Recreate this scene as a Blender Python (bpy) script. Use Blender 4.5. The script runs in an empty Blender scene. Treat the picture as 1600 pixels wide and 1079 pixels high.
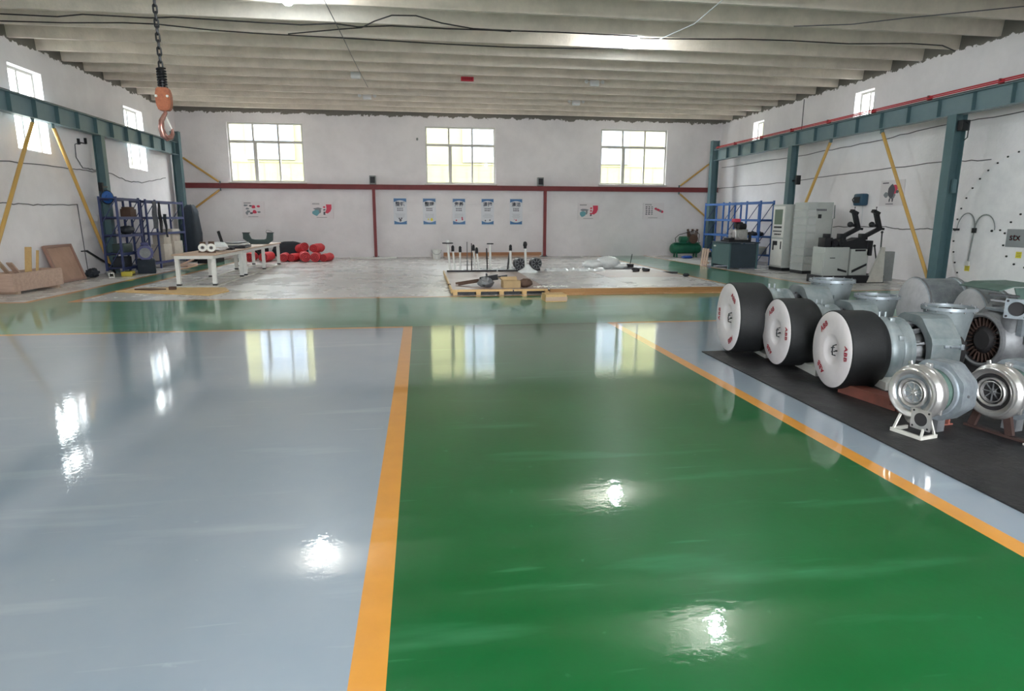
import bpy, bmesh, math, random
from mathutils import Vector, Matrix, Euler
R = math.radians
PI = math.pi
random.seed(7)
scene = bpy.context.scene
COL = scene.collection

# ------------------------------------------------------------------ helpers
def lin(c):
    c = c / 255.0
    return c / 12.92 if c <= 0.04045 else ((c + 0.055) / 1.055) ** 2.4

MATS = {}
def mat(name, rgb, rough=0.5, metal=0.0, var=0.0, vscale=4.0, bump=0.0, bscale=40.0, rgb2=None, spec=None, coat=0.0, rvar=0.0, stretch=None):
    """principled material; var mixes towards rgb2 (or a darker tone) through noise"""
    m = bpy.data.materials.new(name); m.use_nodes = True
    nt = m.node_tree; p = nt.nodes['Principled BSDF']
    c1 = (lin(rgb[0]), lin(rgb[1]), lin(rgb[2]), 1)
    p.inputs['Base Color'].default_value = c1
    p.inputs['Roughness'].default_value = rough
    p.inputs['Metallic'].default_value = metal
    if spec is not None: p.inputs['Specular IOR Level'].default_value = spec
    if coat: p.inputs['Coat Weight'].default_value = coat; p.inputs['Coat Roughness'].default_value = 0.025
    if var or bump or rvar:
        tc = nt.nodes.new('ShaderNodeTexCoord'); mp = nt.nodes.new('ShaderNodeMapping')
        nt.links.new(tc.outputs['Object'], mp.inputs['Vector'])
        if stretch: mp.inputs['Scale'].default_value = stretch
    if var or rvar:
        n = nt.nodes.new('ShaderNodeTexNoise'); n.inputs['Scale'].default_value = vscale
        n.inputs['Detail'].default_value = 6; n.inputs['Roughness'].default_value = 0.65
        nt.links.new(mp.outputs[0], n.inputs['Vector'])
        rp = nt.nodes.new('ShaderNodeValToRGB'); rp.color_ramp.elements[0].position = 0.38; rp.color_ramp.elements[1].position = 0.66
        nt.links.new(n.outputs['Fac'], rp.inputs['Fac'])
        if var:
            mx = nt.nodes.new('ShaderNodeMix'); mx.data_type = 'RGBA'
            c2 = (lin(rgb2[0]), lin(rgb2[1]), lin(rgb2[2]), 1) if rgb2 else tuple(v * 0.55 for v in c1[:3]) + (1,)
            mul = nt.nodes.new('ShaderNodeMath'); mul.operation = 'MULTIPLY'; mul.inputs[1].default_value = var
            nt.links.new(rp.outputs['Color'], mul.inputs[0])
            nt.links.new(mul.outputs[0], mx.inputs['Factor'])
            mx.inputs['A'].default_value = c1; mx.inputs['B'].default_value = c2
            nt.links.new(mx.outputs['Result'], p.inputs['Base Color'])
        if rvar:
            ma = nt.nodes.new('ShaderNodeMath'); ma.operation = 'MULTIPLY_ADD'
            ma.inputs[1].default_value = rvar; ma.inputs[2].default_value = rough
            nt.links.new(rp.outputs['Color'], ma.inputs[0]); nt.links.new(ma.outputs[0], p.inputs['Roughness'])
    if bump:
        n2 = nt.nodes.new('ShaderNodeTexNoise'); n2.inputs['Scale'].default_value = bscale; n2.inputs['Detail'].default_value = 4
        nt.links.new(mp.outputs[0], n2.inputs['Vector'])
        b = nt.nodes.new('ShaderNodeBump'); b.inputs['Strength'].default_value = bump; b.inputs['Distance'].default_value = 0.02
        nt.links.new(n2.outputs['Fac'], b.inputs['Height']); nt.links.new(b.outputs['Normal'], p.inputs['Normal'])
        if coat: nt.links.new(b.outputs['Normal'], p.inputs['Coat Normal'])
    MATS[name] = m
    return m

class G:
    """collects geometry of one mesh"""
    def __init__(s): s.bm = bmesh.new(); s.mi = 0
    def _f(s, vs):
        try: f = s.bm.faces.new(vs); f.material_index = s.mi; return f
        except ValueError: return None
    def box(s, c, d, rot=None, bev=0.0):
        c = Vector(c); h = Vector(d) / 2
        M = Euler(rot).to_matrix() if rot else Matrix.Identity(3)
        if bev > 0:
            b2 = bmesh.new(); bmesh.ops.create_cube(b2, size=1)
            for v in b2.verts: v.co = Vector((v.co.x * d[0], v.co.y * d[1], v.co.z * d[2]))
            bmesh.ops.bevel(b2, geom=list(b2.edges), offset=bev, segments=2, affect='EDGES', profile=0.5)
            mp = {}
            for v in b2.verts: mp[v] = s.bm.verts.new(c + M @ v.co)
            for f in b2.faces: s._f([mp[v] for v in f.verts])
            b2.free(); return s
        v = [s.bm.verts.new(c + M @ Vector((h.x * a, h.y * b, h.z * e))) for a in (-1, 1) for b in (-1, 1) for e in (-1, 1)]
        for q in ((0, 1, 3, 2), (4, 6, 7, 5), (0, 4, 5, 1), (2, 3, 7, 6), (0, 2, 6, 4), (1, 5, 7, 3)): s._f([v[i] for i in q])
        return s
    def bx(s, x0, x1, y0, y1, z0, z1, bev=0.0):
        return s.box(((x0 + x1) / 2, (y0 + y1) / 2, (z0 + z1) / 2), (abs(x1 - x0), abs(y1 - y0), abs(z1 - z0)), bev=bev)
    def bar(s, p0, p1, w, h, up=(0, 0, 1)):
        """rectangular bar from p0 to p1"""
        p0 = Vector(p0); p1 = Vector(p1); d = (p1 - p0).normalized(); u = Vector(up)
        if abs(d.dot(u)) > 0.98: u = Vector((0, 1, 0))
        a = d.cross(u).normalized(); b = a.cross(d).normalized()
        vs = []
        for p in (p0, p1):
            vs.append([s.bm.verts.new(p + a * (w / 2 * i) + b * (h / 2 * j)) for i, j in ((-1, -1), (1, -1), (1, 1), (-1, 1))])
        s._f(vs[0][::-1]); s._f(vs[1])
        for k in range(4): s._f([vs[0][k], vs[0][(k + 1) % 4], vs[1][(k + 1) % 4], vs[1][k]])
        return s
    @staticmethod
    def frame(axis):
        d = Vector(axis).normalized(); u = Vector((0, 0, 1)) if abs(d.z) < 0.95 else Vector((1, 0, 0))
        a = u.cross(d).normalized(); b = d.cross(a).normalized()
        return d, a, b
    def lathe(s, prof, o=(0, 0, 0), axis=(0, 0, 1), n=32, closed=False, ph=0.0, sq=(1, 1)):
        """prof: list of (t along axis, radius)"""
        o = Vector(o); d, a, b = s.frame(axis); rings = []
        for t, r in prof:
            if r < 1e-6: rings.append([s.bm.verts.new(o + d * t)])
            else: rings.append([s.bm.verts.new(o + d * t + a * (r * sq[0] * math.cos(ph + 2 * PI * k / n)) + b * (r * sq[1] * math.sin(ph + 2 * PI * k / n))) for k in range(n)])
        pairs = list(zip(rings, rings[1:]))
        if closed: pairs.append((rings[-1], rings[0]))
        for A, B in pairs:
            if len(A) == 1 and len(B) == 1: continue
            for k in range(n):
                k2 = (k + 1) % n
                if len(A) == 1: s._f([A[0], B[k2], B[k]])
                elif len(B) == 1: s._f([A[k], A[k2], B[0]])
                else: s._f([A[k], A[k2], B[k2], B[k]])
        return s
    def cyl(s, p0, p1, r0, r1=None, n=20):
        p0 = Vector(p0); p1 = Vector(p1); r1 = r0 if r1 is None else r1; L = (p1 - p0).length
        return s.lathe([(0, 0), (0, r0), (L, r1), (L, 0)], p0, p1 - p0, n)
    def pipe(s, p0, p1, ro, ri, n=28):
        p0 = Vector(p0); p1 = Vector(p1); L = (p1 - p0).length
        return s.lathe([(0, ri), (0, ro), (L, ro), (L, ri)], p0, p1 - p0, n, closed=True)
    def tube(s, pts, r, n=8, closed=False):
        pts = [Vector(p) for p in pts]; N = len(pts); rings = []; pa = None
        for i, p in enumerate(pts):
            if closed: t = (pts[(i + 1) % N] - pts[i - 1]).normalized()
            else: t = (pts[min(i + 1, N - 1)] - pts[max(i - 1, 0)]).normalized()
            if pa is None:
                d, a, b = s.frame(t)
            else:
                a = (pa - t * pa.dot(t)).normalized(); b = t.cross(a).normalized()
            pa = a
            rr = r[i] if isinstance(r, (list, tuple)) else r
            rings.append([s.bm.verts.new(p + a * (rr * math.cos(2 * PI * k / n)) + b * (rr * math.sin(2 * PI * k / n))) for k in range(n)])
        pr = list(zip(rings, rings[1:]))
        if closed: pr.append((rings[-1], rings[0]))
        for A, B in pr:
            for k in range(n): s._f([A[k], A[(k + 1) % n], B[(k + 1) % n], B[k]])
        if not closed: s._f(rings[0][::-1]); s._f(rings[-1])
        return s
    def prism(s, poly, d0, d1, plane='xz'):
        """polygon (2D) in a plane, extruded along the remaining axis from d0 to d1"""
        def P(u, v, w):
            return {'xz': (u, w, v), 'yz': (w, u, v), 'xy': (u, v, w)}[plane]
        A = [s.bm.verts.new(P(u, v, d0)) for u, v in poly]; B = [s.bm.verts.new(P(u, v, d1)) for u, v in poly]
        s._f(A[::-1]); s._f(B); n = len(poly)
        for k in range(n): s._f([A[k], A[(k + 1) % n], B[(k + 1) % n], B[k]])
        return s
    def ball(s, c, r, sc=(1, 1, 1), u=16, v=10, jit=0.0, rng=None):
        c = Vector(c); rows = []
        for i in range(v + 1):
            th = PI * i / v
            if i in (0, v): rows.append([s.bm.verts.new(c + Vector((0, 0, r * sc[2] * math.cos(th))))]); continue
            row = []
            for k in range(u):
                ph = 2 * PI * k / u; q = 1 + (rng.uniform(-jit, jit) if rng else 0)
                row.append(s.bm.verts.new(c + Vector((r * q * sc[0] * math.sin(th) * math.cos(ph), r * q * sc[1] * math.sin(th) * math.sin(ph), r * q * sc[2] * math.cos(th)))))
            rows.append(row)
        for A, B in zip(rows, rows[1:]):
            for k in range(u):
                k2 = (k + 1) % u
                if len(A) == 1: s._f([A[0], B[k], B[k2]])
                elif len(B) == 1: s._f([A[k], B[0], A[k2]])
                else: s._f([A[k], B[k], B[k2], A[k2]])
        return s
    def torus(s, c, axis, RR, r, n=24, m=8):
        c = Vector(c); d, a, b = s.frame(axis)
        pts = [c + a * (RR * math.cos(2 * PI * k / n)) + b * (RR * math.sin(2 * PI * k / n)) for k in range(n)]
        return s.tube(pts, r, m, closed=True)
    def quad(s, *ps): s._f([s.bm.verts.new(p) for p in ps]); return s
    def rounded_plate(s, poly, d0, d1, plane): return s.prism(poly, d0, d1, plane)
    def build(s, name, m, parent=None, smooth=True, loc=None, rot=None, angle=38):
        bmesh.ops.recalc_face_normals(s.bm, faces=s.bm.faces)
        me = bpy.data.meshes.new(name); s.bm.to_mesh(me); s.bm.free()
        for x in (m if isinstance(m, (list, tuple)) else [m]): me.materials.append(x)
        if smooth:
            me.polygons.foreach_set('use_smooth', [True] * len(me.polygons))
            me.set_sharp_from_angle(angle=R(angle))
        o = bpy.data.objects.new(name, me); COL.objects.link(o)
        if parent: o.parent = parent
        if loc: o.location = loc
        if rot: o.rotation_euler = rot
        return o

def tag(o, label, cat, group=None, kind=None):
    o['label'] = label; o['category'] = cat
    if group: o['group'] = group
    if kind: o['kind'] = kind
    return o
def thing(name, label, cat, loc=(0, 0, 0), rot=(0, 0, 0), group=None, kind=None):
    o = bpy.data.objects.new(name, None); COL.objects.link(o)
    o.empty_display_size = 0.1; o.location = loc; o.rotation_euler = rot
    return tag(o, label, cat, group, kind)
def struct(o): o['kind'] = 'structure'; return o
def dup(root, loc=None, rot=None, label=None, scale=None):
    r = root.copy(); COL.objects.link(r)
    if loc: r.location = loc
    if rot: r.rotation_euler = rot
    if label: r['label'] = label
    if scale: r.scale = (scale,) * 3
    for ch in list(root.children):
        c = ch.copy(); COL.objects.link(c); c.parent = r
        for g in list(ch.children):
            d = g.copy(); COL.objects.link(d); d.parent = c
    return r
def text_bm(g, txt, size, fn, depth=0.002, spacing=1.0, bold=0.0):
    """lettering as thin solid mesh; fn maps (x, y, d) to a 3D point"""
    cu = bpy.data.curves.new('lettering', 'FONT'); cu.body = txt; cu.size = size
    cu.align_x = 'CENTER'; cu.align_y = 'CENTER'; cu.extrude = depth; cu.space_character = spacing; cu.offset = bold; cu.resolution_u = 3
    o = bpy.data.objects.new('lettering', cu); COL.objects.link(o)
    dg = bpy.context.evaluated_depsgraph_get(); me = bpy.data.meshes.new_from_object(o.evaluated_get(dg))
    mp = [g.bm.verts.new(fn(v.co.x, v.co.y, v.co.z)) for v in me.vertices]
    for p in me.polygons: g._f([mp[i] for i in p.vertices])
    bpy.data.objects.remove(o); bpy.data.curves.remove(cu); bpy.data.meshes.remove(me)
    return g

# ------------------------------------------------------------------ materials
green_paint = mat('floor_green', (0, 86, 36), 0.34, var=0.5, vscale=0.8, rgb2=(8, 100, 52), bump=0.03, bscale=20, coat=0.9, spec=0.15)
green_lit = mat('floor_green_lit', (62, 132, 98), 0.36, var=0.6, vscale=1.2, rgb2=(84, 148, 118), bump=0.03, bscale=20, coat=0.8, spec=0.3)  # far aisle green, lightened in its colour for the window light there
grey_paint = mat('floor_grey', (146, 157, 167), 0.34, var=0.5, vscale=0.6, rgb2=(122, 142, 160), bump=0.025, bscale=24, coat=1.0, spec=0.22)
worn_grey = mat('floor_worn_grey', (196, 193, 190), 0.22, var=0.22, vscale=0.7, rgb2=(176, 173, 170), bump=0.05, bscale=6, rvar=0.15)
yellow_paint = mat('floor_yellow', (212, 146, 54), 0.34, var=0.35, vscale=5, rgb2=(190, 128, 50), coat=0.8, spec=.25)
def scuff(m, rgb, seed, rot, amt):
    """worn streaks and dried smears in the paint"""
    nt = m.node_tree; p = nt.nodes['Principled BSDF']; src = p.inputs['Base Color'].links[0].from_socket
    tc = nt.nodes.new('ShaderNodeTexCoord'); prev = src
    for k, (sc, lo, hi, a) in enumerate((((.5, 3.2, 1), .6, .72, amt), ((1.4, 16, 1), .66, .74, amt * .8), ((9, 9, 1), .7, .78, amt))):
        mp = nt.nodes.new('ShaderNodeMapping'); mp.inputs['Scale'].default_value = sc; mp.inputs['Rotation'].default_value = (0, 0, rot + .7 * k); mp.inputs['Location'].default_value = (seed + k, seed * 2, 0)
        n = nt.nodes.new('ShaderNodeTexNoise'); n.inputs['Scale'].default_value = 1.0; n.inputs['Detail'].default_value = 5
        mr = nt.nodes.new('ShaderNodeMapRange'); mr.inputs['From Min'].default_value = lo; mr.inputs['From Max'].default_value = hi; mr.inputs['To Max'].default_value = a
        mx = nt.nodes.new('ShaderNodeMix'); mx.data_type = 'RGBA'; mx.inputs['B'].default_value = (lin(rgb[0]), lin(rgb[1]), lin(rgb[2]), 1)
        nt.links.new(tc.outputs['Object'], mp.inputs[0]); nt.links.new(mp.outputs[0], n.inputs['Vector']); nt.links.new(n.outputs['Fac'], mr.inputs['Value']); nt.links.new(mr.outputs['Result'], mx.inputs['Factor'])
        nt.links.new(prev, mx.inputs['A']); prev = mx.outputs['Result']
    nt.links.new(prev, p.inputs['Base Color'])
scuff(green_paint, (70, 146, 106), 3, .6, .32); scuff(grey_paint, (178, 186, 192), 8, -.4, .35); scuff(green_lit, (120, 172, 148), 5, 0, .4)
def wall_material(name, top, k=0):
    m = mat(name, (232 + k, 228 + k, 230 + k), 0.85, var=0.6, vscale=0.8, rgb2=(214 + k, 210 + k, 212 + k), bump=0.25, bscale=14)
    nt = m.node_tree; p = nt.nodes['Principled BSDF']; src = p.inputs['Base Color'].links[0].from_socket
    tc = nt.nodes.new('ShaderNodeTexCoord'); sep = nt.nodes.new('ShaderNodeSeparateXYZ'); nt.links.new(tc.outputs['Object'], sep.inputs[0])
    n = nt.nodes.new('ShaderNodeTexNoise'); n.inputs['Scale'].default_value = 3.5; n.inputs['Detail'].default_value = 8; n.inputs['Roughness'].default_value = 0.7
    nt.links.new(tc.outputs['Object'], n.inputs['Vector'])
    ma = nt.nodes.new('ShaderNodeMath'); ma.operation = 'MULTIPLY_ADD'; ma.inputs[1].default_value = 0.5
    nt.links.new(n.outputs['Fac'], ma.inputs[0]); nt.links.new(sep.outputs['Z'], ma.inputs[2])
    gt = nt.nodes.new('ShaderNodeMath'); gt.operation = 'GREATER_THAN'; gt.inputs[1].default_value = top + 0.25
    nt.links.new(ma.outputs[0], gt.inputs[0])
    mx = nt.nodes.new('ShaderNodeMix'); mx.data_type = 'RGBA'; mx.inputs['B'].default_value = (lin(120), lin(116), lin(110), 1)
    nt.links.new(gt.outputs[0], mx.inputs['Factor']); nt.links.new(src, mx.inputs['A']); nt.links.new(mx.outputs['Result'], p.inputs['Base Color'])
    return m
plaster = wall_material('wall_plaster', 5.82)
plaster_bright = wall_material('wall_plaster_pale', 5.82, 12)  # side walls, a paler tone than the end walls
concrete = mat('ceiling_concrete', (228, 218, 206), 0.9, var=0.7, vscale=1.6, rgb2=(198, 190, 180), bump=0.3, bscale=20)
teal = mat('teal_steel', (114, 136, 142), 0.45, var=0.4, vscale=3, rgb2=(98, 122, 130))
teal_dark = mat('teal_dark_steel', (84, 112, 118), 0.45, var=0.3, vscale=3)
rail_steel = mat('rail_steel', (90, 84, 84), 0.4, 0.7)
yellow_steel = mat('yellow_pipe', (206, 164, 84), 0.45, var=0.5, vscale=4, rgb2=(188, 154, 110))
red_steel = mat('red_oxide_steel', (132, 52, 54), 0.55, var=0.4, vscale=4)
red_rail = mat('red_conductor', (196, 40, 56), 0.4)
window_frame_m = mat('window_frame', (196, 194, 188), 0.45)
black = mat('black_plastic', (24, 26, 30), 0.45)
black_iron = mat('black_iron', (34, 34, 38), 0.5, 0.3, var=0.4, vscale=8)
rubber = mat('black_rubber', (22, 22, 25), 0.42, var=0.7, vscale=1.4, rgb2=(42, 39, 39), bump=0.3, bscale=30, rvar=0.3)
drum_black = mat('drum_black', (9, 11, 13), 0.62, var=0.5, vscale=20, rgb2=(22, 25, 28), bump=0.3, bscale=120)
white_face = mat('white_enamel', (226, 220, 222), 0.4, var=0.5, vscale=5, rgb2=(204, 198, 200))
red_ink = mat('red_ink', (196, 40, 66), 0.5)
silver = mat('silver_paint', (158, 166, 172), 0.36, 0.55, var=0.7, vscale=5, rgb2=(110, 118, 124), rvar=0.15)
silver_blue = mat('silver_blue_paint', (142, 150, 152), 0.42, 0.4, var=0.7, vscale=4, rgb2=(100, 114, 118), rvar=0.15)
silver_bright = mat('bright_aluminium', (196, 194, 192), 0.28, 0.8, var=0.5, vscale=7, rgb2=(150, 150, 150))
cast_grey = mat('cast_grey', (122, 124, 126), 0.5, 0.4, var=0.7, vscale=6, rgb2=(84, 84, 88))
cast_green = mat('cast_green', (96, 120, 112), 0.5, 0.2, var=0.7, vscale=5, rgb2=(64, 84, 80))
dark_hole = mat('dark_cast_and_shade', (34, 32, 34), 0.7)  # near-black: shade painted into bores and holes, also dark hubs and feet
rust = mat('rusty_steel', (132, 76, 64), 0.6, var=0.7, vscale=5, rgb2=(104, 64, 56))
rust_dark = mat('dark_rust', (62, 44, 40), 0.6, var=0.6, vscale=6)
pale_steel = mat('pale_steel', (206, 204, 196), 0.4, 0.2, var=0.4, vscale=6)
orange_block = mat('orange_hook_block', (150, 88, 58), 0.5, var=0.6, vscale=30, rgb2=(116, 60, 40))
chain_m = mat('chain_black', (34, 34, 36), 0.4, 0.6)
hook_m = mat('hook_steel', (168, 128, 118), 0.25, 0.7, var=0.6, vscale=16, rgb2=(128, 62, 54))
blue_rack_dark = mat('dark_blue_rack', (52, 62, 104), 0.5)
blue_rack = mat('blue_rack', (58, 104, 172), 0.45, var=0.3, vscale=4)
wood = mat('pale_wood', (190, 164, 142), 0.6, var=0.5, vscale=3, rgb2=(164, 138, 120), stretch=(1, 8, 8))
wood_pink = mat('plywood', (198, 170, 152), 0.6, var=0.5, vscale=2.5, rgb2=(158, 130, 118), stretch=(1, 6, 6))
plywood_floor = mat('plywood_deck', (162, 140, 130), 0.42, var=0.6, vscale=1.6, rgb2=(140, 126, 118))
wood_yellow = mat('pine', (206, 172, 116), 0.55, var=0.4, vscale=4, rgb2=(180, 140, 90), stretch=(6, 1, 6))
white_paint = mat('white_paint', (222, 222, 218), 0.45, var=0.3, vscale=6, rgb2=(196, 196, 190))
grey_metal = mat('machine_grey', (176, 180, 176), 0.45, var=0.4, vscale=3, rgb2=(156, 160, 158))
grey_mid = mat('grey_mid', (138, 142, 142), 0.5, var=0.4, vscale=4)
barrel_face = mat('barrel_face', (176, 176, 179), .5, .1, var=.7, vscale=5, rgb2=(148, 146, 150))
blade_brown = mat('blade_brown', (84, 66, 60), .55, .4, var=.6, vscale=9)
film = mat('plastic_film', (232, 234, 234), 0.22, var=0.4, vscale=10, rgb2=(200, 206, 206), bump=0.6, bscale=18)
red_dark = mat('red_dark', (120, 16, 26), .7)
red_cloth = mat('red_fabric', (226, 66, 72), 0.6, var=0.6, vscale=7, rgb2=(176, 34, 44), bump=0.5, bscale=12)
dark_cloth = mat('dark_cloth', (46, 50, 58), 0.8, var=0.5, vscale=6, bump=0.5, bscale=8)
navy_cloth = mat('navy_cloth', (30, 42, 54), 0.75, var=0.5, vscale=4, bump=0.5, bscale=6)
grey_cloth = mat('grey_cloth', (96, 98, 104), 0.85, var=0.6, vscale=6, bump=0.5, bscale=9)
cardboard = mat('cardboard', (190, 162, 120), 0.75, var=0.3, vscale=5)
cardboard_pale = mat('pale_cardboard', (190, 180, 168), 0.75, var=0.4, vscale=4)
blue_motor = mat('blue_motor', (50, 52, 112), 0.45, var=0.4, vscale=6)
blue_reel = mat('blue_reel', (42, 96, 168), 0.4)
comp_green = mat('compressor_green', (30, 104, 74), 0.4, var=0.5, vscale=5, rgb2=(20, 72, 54))
desk_teal = mat('desk_teal', (78, 108, 110), 0.45, var=0.3, vscale=3)
desk_dark = mat('desk_dark', (48, 62, 72), 0.5, var=0.3, vscale=3)
screen_m = mat('screen_glass', (112, 128, 112), 0.15)
board_white = mat('board_white', (224, 218, 220), 0.5)
poster_white = mat('poster_white', (214, 216, 222), 0.45)
poster_blue = mat('poster_blue', (48, 104, 156), 0.4)
poster_ink = mat('poster_ink', (60, 82, 120), 0.5)
ink_grey = mat('ink_grey', (130, 134, 140), 0.6)
ink_teal = mat('ink_teal', (104, 160, 172), 0.5)
ink_red = mat('ink_red', (206, 58, 86), 0.5)
ink_dark = mat('ink_dark', (84, 82, 92), 0.5)
yellow_tag = mat('yellow_tag', (228, 214, 60), 0.5)
cable_black = mat('cable_black', (36, 32, 34), 0.6)
cable_grey = mat('cable_grey', (96, 94, 98), 0.6)
cable_white = mat('cable_white', (214, 216, 220), 0.5)
sign_grey = mat('sign_grey', (150, 152, 156), 0.5)
lamp_white = mat('lamp_white', (226, 228, 230), 0.35)
brown = mat('brown_bag', (92, 68, 54), 0.7, var=0.5, vscale=8, bump=0.5, bscale=14)
white_chips = mat('white_chips', (226, 226, 220), 0.6)
facade_yellow = mat('facade_yellow', (102, 100, 70), 0.8, var=0.3, vscale=0.5, rgb2=(106, 97, 72))
facade_white = mat('facade_white', (108, 111, 118), 0.7)
facade_glass = mat('facade_glass', (84, 92, 104), 0.3)
ground_m = mat('yard_concrete', (160, 158, 152), 0.9, var=0.4, vscale=0.5)

def glass_mat():
    m = bpy.data.materials.new('window_glass'); m.use_nodes = True; nt = m.node_tree; nt.nodes.clear()
    out = nt.nodes.new('ShaderNodeOutputMaterial'); mix = nt.nodes.new('ShaderNodeMixShader'); tr = nt.nodes.new('ShaderNodeBsdfTransparent'); gl = nt.nodes.new('ShaderNodeBsdfGlossy')
    tr.inputs['Color'].default_value = (0.93, 0.95, 0.94, 1); gl.inputs['Roughness'].default_value = 0.02
    lw = nt.nodes.new('ShaderNodeLayerWeight'); lw.inputs['Blend'].default_value = .5
    pw = nt.nodes.new('ShaderNodeMath'); pw.operation = 'POWER'; pw.inputs[1].default_value = 5
    fr = nt.nodes.new('ShaderNodeMath'); fr.operation = 'MULTIPLY_ADD'; fr.inputs[1].default_value = .8; fr.inputs[2].default_value = .04
    nt.links.new(lw.outputs['Facing'], pw.inputs[0]); nt.links.new(pw.outputs[0], fr.inputs[0])
    nt.links.new(fr.outputs[0], mix.inputs['Fac']); nt.links.new(tr.outputs[0], mix.inputs[1]); nt.links.new(gl.outputs[0], mix.inputs[2]); nt.links.new(mix.outputs[0], out.inputs[0])
    return m
glass = glass_mat()
def film_clear():
    m = bpy.data.materials.new('clear_wrap'); m.use_nodes = True; nt = m.node_tree
    p = nt.nodes['Principled BSDF']; p.inputs['Base Color'].default_value = (0.75, 0.78, 0.78, 1); p.inputs['Roughness'].default_value = 0.12; p.inputs['Alpha'].default_value = 0.3
    n = nt.nodes.new('ShaderNodeTexNoise'); n.inputs['Scale'].default_value = 6; tc = nt.nodes.new('ShaderNodeTexCoord'); nt.links.new(tc.outputs['Object'], n.inputs['Vector'])
    b = nt.nodes.new('ShaderNodeBump'); b.inputs['Strength'].default_value = 0.8; nt.links.new(n.outputs['Fac'], b.inputs['Height']); nt.links.new(b.outputs[0], p.inputs['Normal'])
    return m
clear_wrap = film_clear()
def emit(name, col, st):
    m = bpy.data.materials.new(name); m.use_nodes = True; nt = m.node_tree; nt.nodes.clear()
    out = nt.nodes.new('ShaderNodeOutputMaterial'); e = nt.nodes.new('ShaderNodeEmission'); e.inputs[0].default_value = (*col, 1); e.inputs[1].default_value = st
    nt.links.new(e.outputs[0], out.inputs[0]); return m
bulb_on = emit('bulb_lit', (0.86, 0.95, 1.0), 15)

# ------------------------------------------------------------------ room
XL, XR, YB, YF, ZC, ZS = -9.6, 13.45, 28.2, -3.0, 5.88, 6.28

def floor():
    xs = [XL - .3, -7.95, -7.81, -7.1, -6.96, -0.31, -0.17, 3.02, 3.15, 7.85, 7.99, 10.0, 10.14, XR + .3]
    ys = [YF - .3, 9.98, 10.09, 13.83, 13.97, YB + .3]
    mats = [green_paint, grey_paint, worn_grey, yellow_paint, green_lit]
    def pick(x, y):
        if y < 10.09:
            if x < -0.17: return 3 if (y > 9.98 or x > -0.31) else 1
            if x < 3.02: return 0
            return 3 if (x < 3.15 or y > 9.98) else 1
        if y < 13.83: return 0
        if y < 13.97:
            if x < -7.81 or -7.1 < x < 7.99 or x > 10: return 3
            return 0
        if x < -7.95: return 2
        if x < -7.81: return 3
        if x < -7.1: return 0
        if x < -6.96: return 3
        if x < 7.85: return 2
        if x < 7.99: return 3
        if x < 10: return 0
        if x < 10.14: return 3
        return 2
    g = G(); V = {}
    for i, x in enumerate(xs):
        for j, y in enumerate(ys): V[i, j] = g.bm.verts.new((x, y, 0))
    for i in range(len(xs) - 1):
        for j in range(len(ys) - 1):
            yc_ = (ys[j] + ys[j + 1]) / 2; g.mi = pick((xs[i] + xs[i + 1]) / 2, yc_)
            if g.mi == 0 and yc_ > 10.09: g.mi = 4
            g._f([V[i, j], V[i + 1, j], V[i + 1, j + 1], V[i, j + 1]])
    o = g.build('floor', mats, smooth=False); struct(o)
floor()

def wall(name, axis, pos, thick, a0, a1, z1, holes, m):
    """slab of wall with rectangular openings; axis = direction it runs along"""
    As = sorted({a0, a1} | {h[0] for h in holes} | {h[1] for h in holes}); Zs = sorted({-0.05, z1} | {h[2] for h in holes} | {h[3] for h in holes})
    g = G()
    for i in range(len(As) - 1):
        j = 0
        while j < len(Zs) - 1:
            ca = (As[i] + As[i + 1]) / 2; cz = (Zs[j] + Zs[j + 1]) / 2
            if any(h[0] < ca < h[1] and h[2] < cz < h[3] for h in holes): j += 1; continue
            if axis == 'y': g.bx(pos, pos + thick, As[i], As[i + 1], Zs[j], Zs[j + 1])
            else: g.bx(As[i], As[i + 1], pos, pos + thick, Zs[j], Zs[j + 1])
            j += 1
    bmesh.ops.remove_doubles(g.bm, verts=g.bm.verts, dist=1e-4)
    return struct(g.build(name, m, smooth=False))

left_windows = [(17.55, 18.95, 3.3, 5.28), (23.6, 25.05, 3.28, 5.28), (11.5, 12.9, 3.3, 5.28), (5.4, 6.8, 3.3, 5.28), (-.7, .7, 3.3, 5.28)]  # the last one is unseen, added to brighten the right wall
right_windows = [(18.3, 19.15, 4.4, 5.5), (24.55, 25.35, 4.4, 5.48)]
back_windows = [(-7.66, -4.71, 3.1, 5.45), (0.27, 3.25, 3.1, 5.45), (7.9, 10.93, 3.14, 5.5)]
wall('wall_left', 'y', XL, -0.32, YF - .3, YB + .3, 6.45, left_windows, plaster_bright)
wall('wall_right', 'y', XR, 0.32, YF - .3, YB + .3, 6.45, right_windows, plaster_bright)
wall('wall_back', 'x', YB, 0.24, XL, XR, 6.45, back_windows, plaster)
added_door_holes = [(-0.2, 4.2, -0.04, 4.4)]  # unseen doorway behind the camera, added and sized for its daylight
wall('wall_front', 'x', YF, -0.3, XL, XR, 6.45, added_door_holes, plaster)

# ceiling: slab with cross ribs
g = G(); g.bx(XL - .3, XR + .3, YF - .3, YB + .3, ZS, ZS + .15)
y = 27.27 + 1.19 * 0
while y > YF:
    c = y
    g.prism([(c - .045, ZC - .02), (c + .045, ZC - .02), (c + .1, ZS + .02), (c - .1, ZS + .02)], XL - .05, XR + .05, 'yz')
    y -= 1.19
struct(g.build('ceiling', concrete, smooth=False))
g = G(); g.bx(-40, 45, 28.6, 90, -.32, -.22); g.bx(-40, XL - .32, -30, 28.6, -.32, -.22); g.bx(XR + .32, 45, -30, 28.6, -.32, -.22); g.bx(XL - .32, XR + .32, -30, YF - .3, -.32, -.22)
struct(g.build('ground', ground_m, smooth=False))

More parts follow.
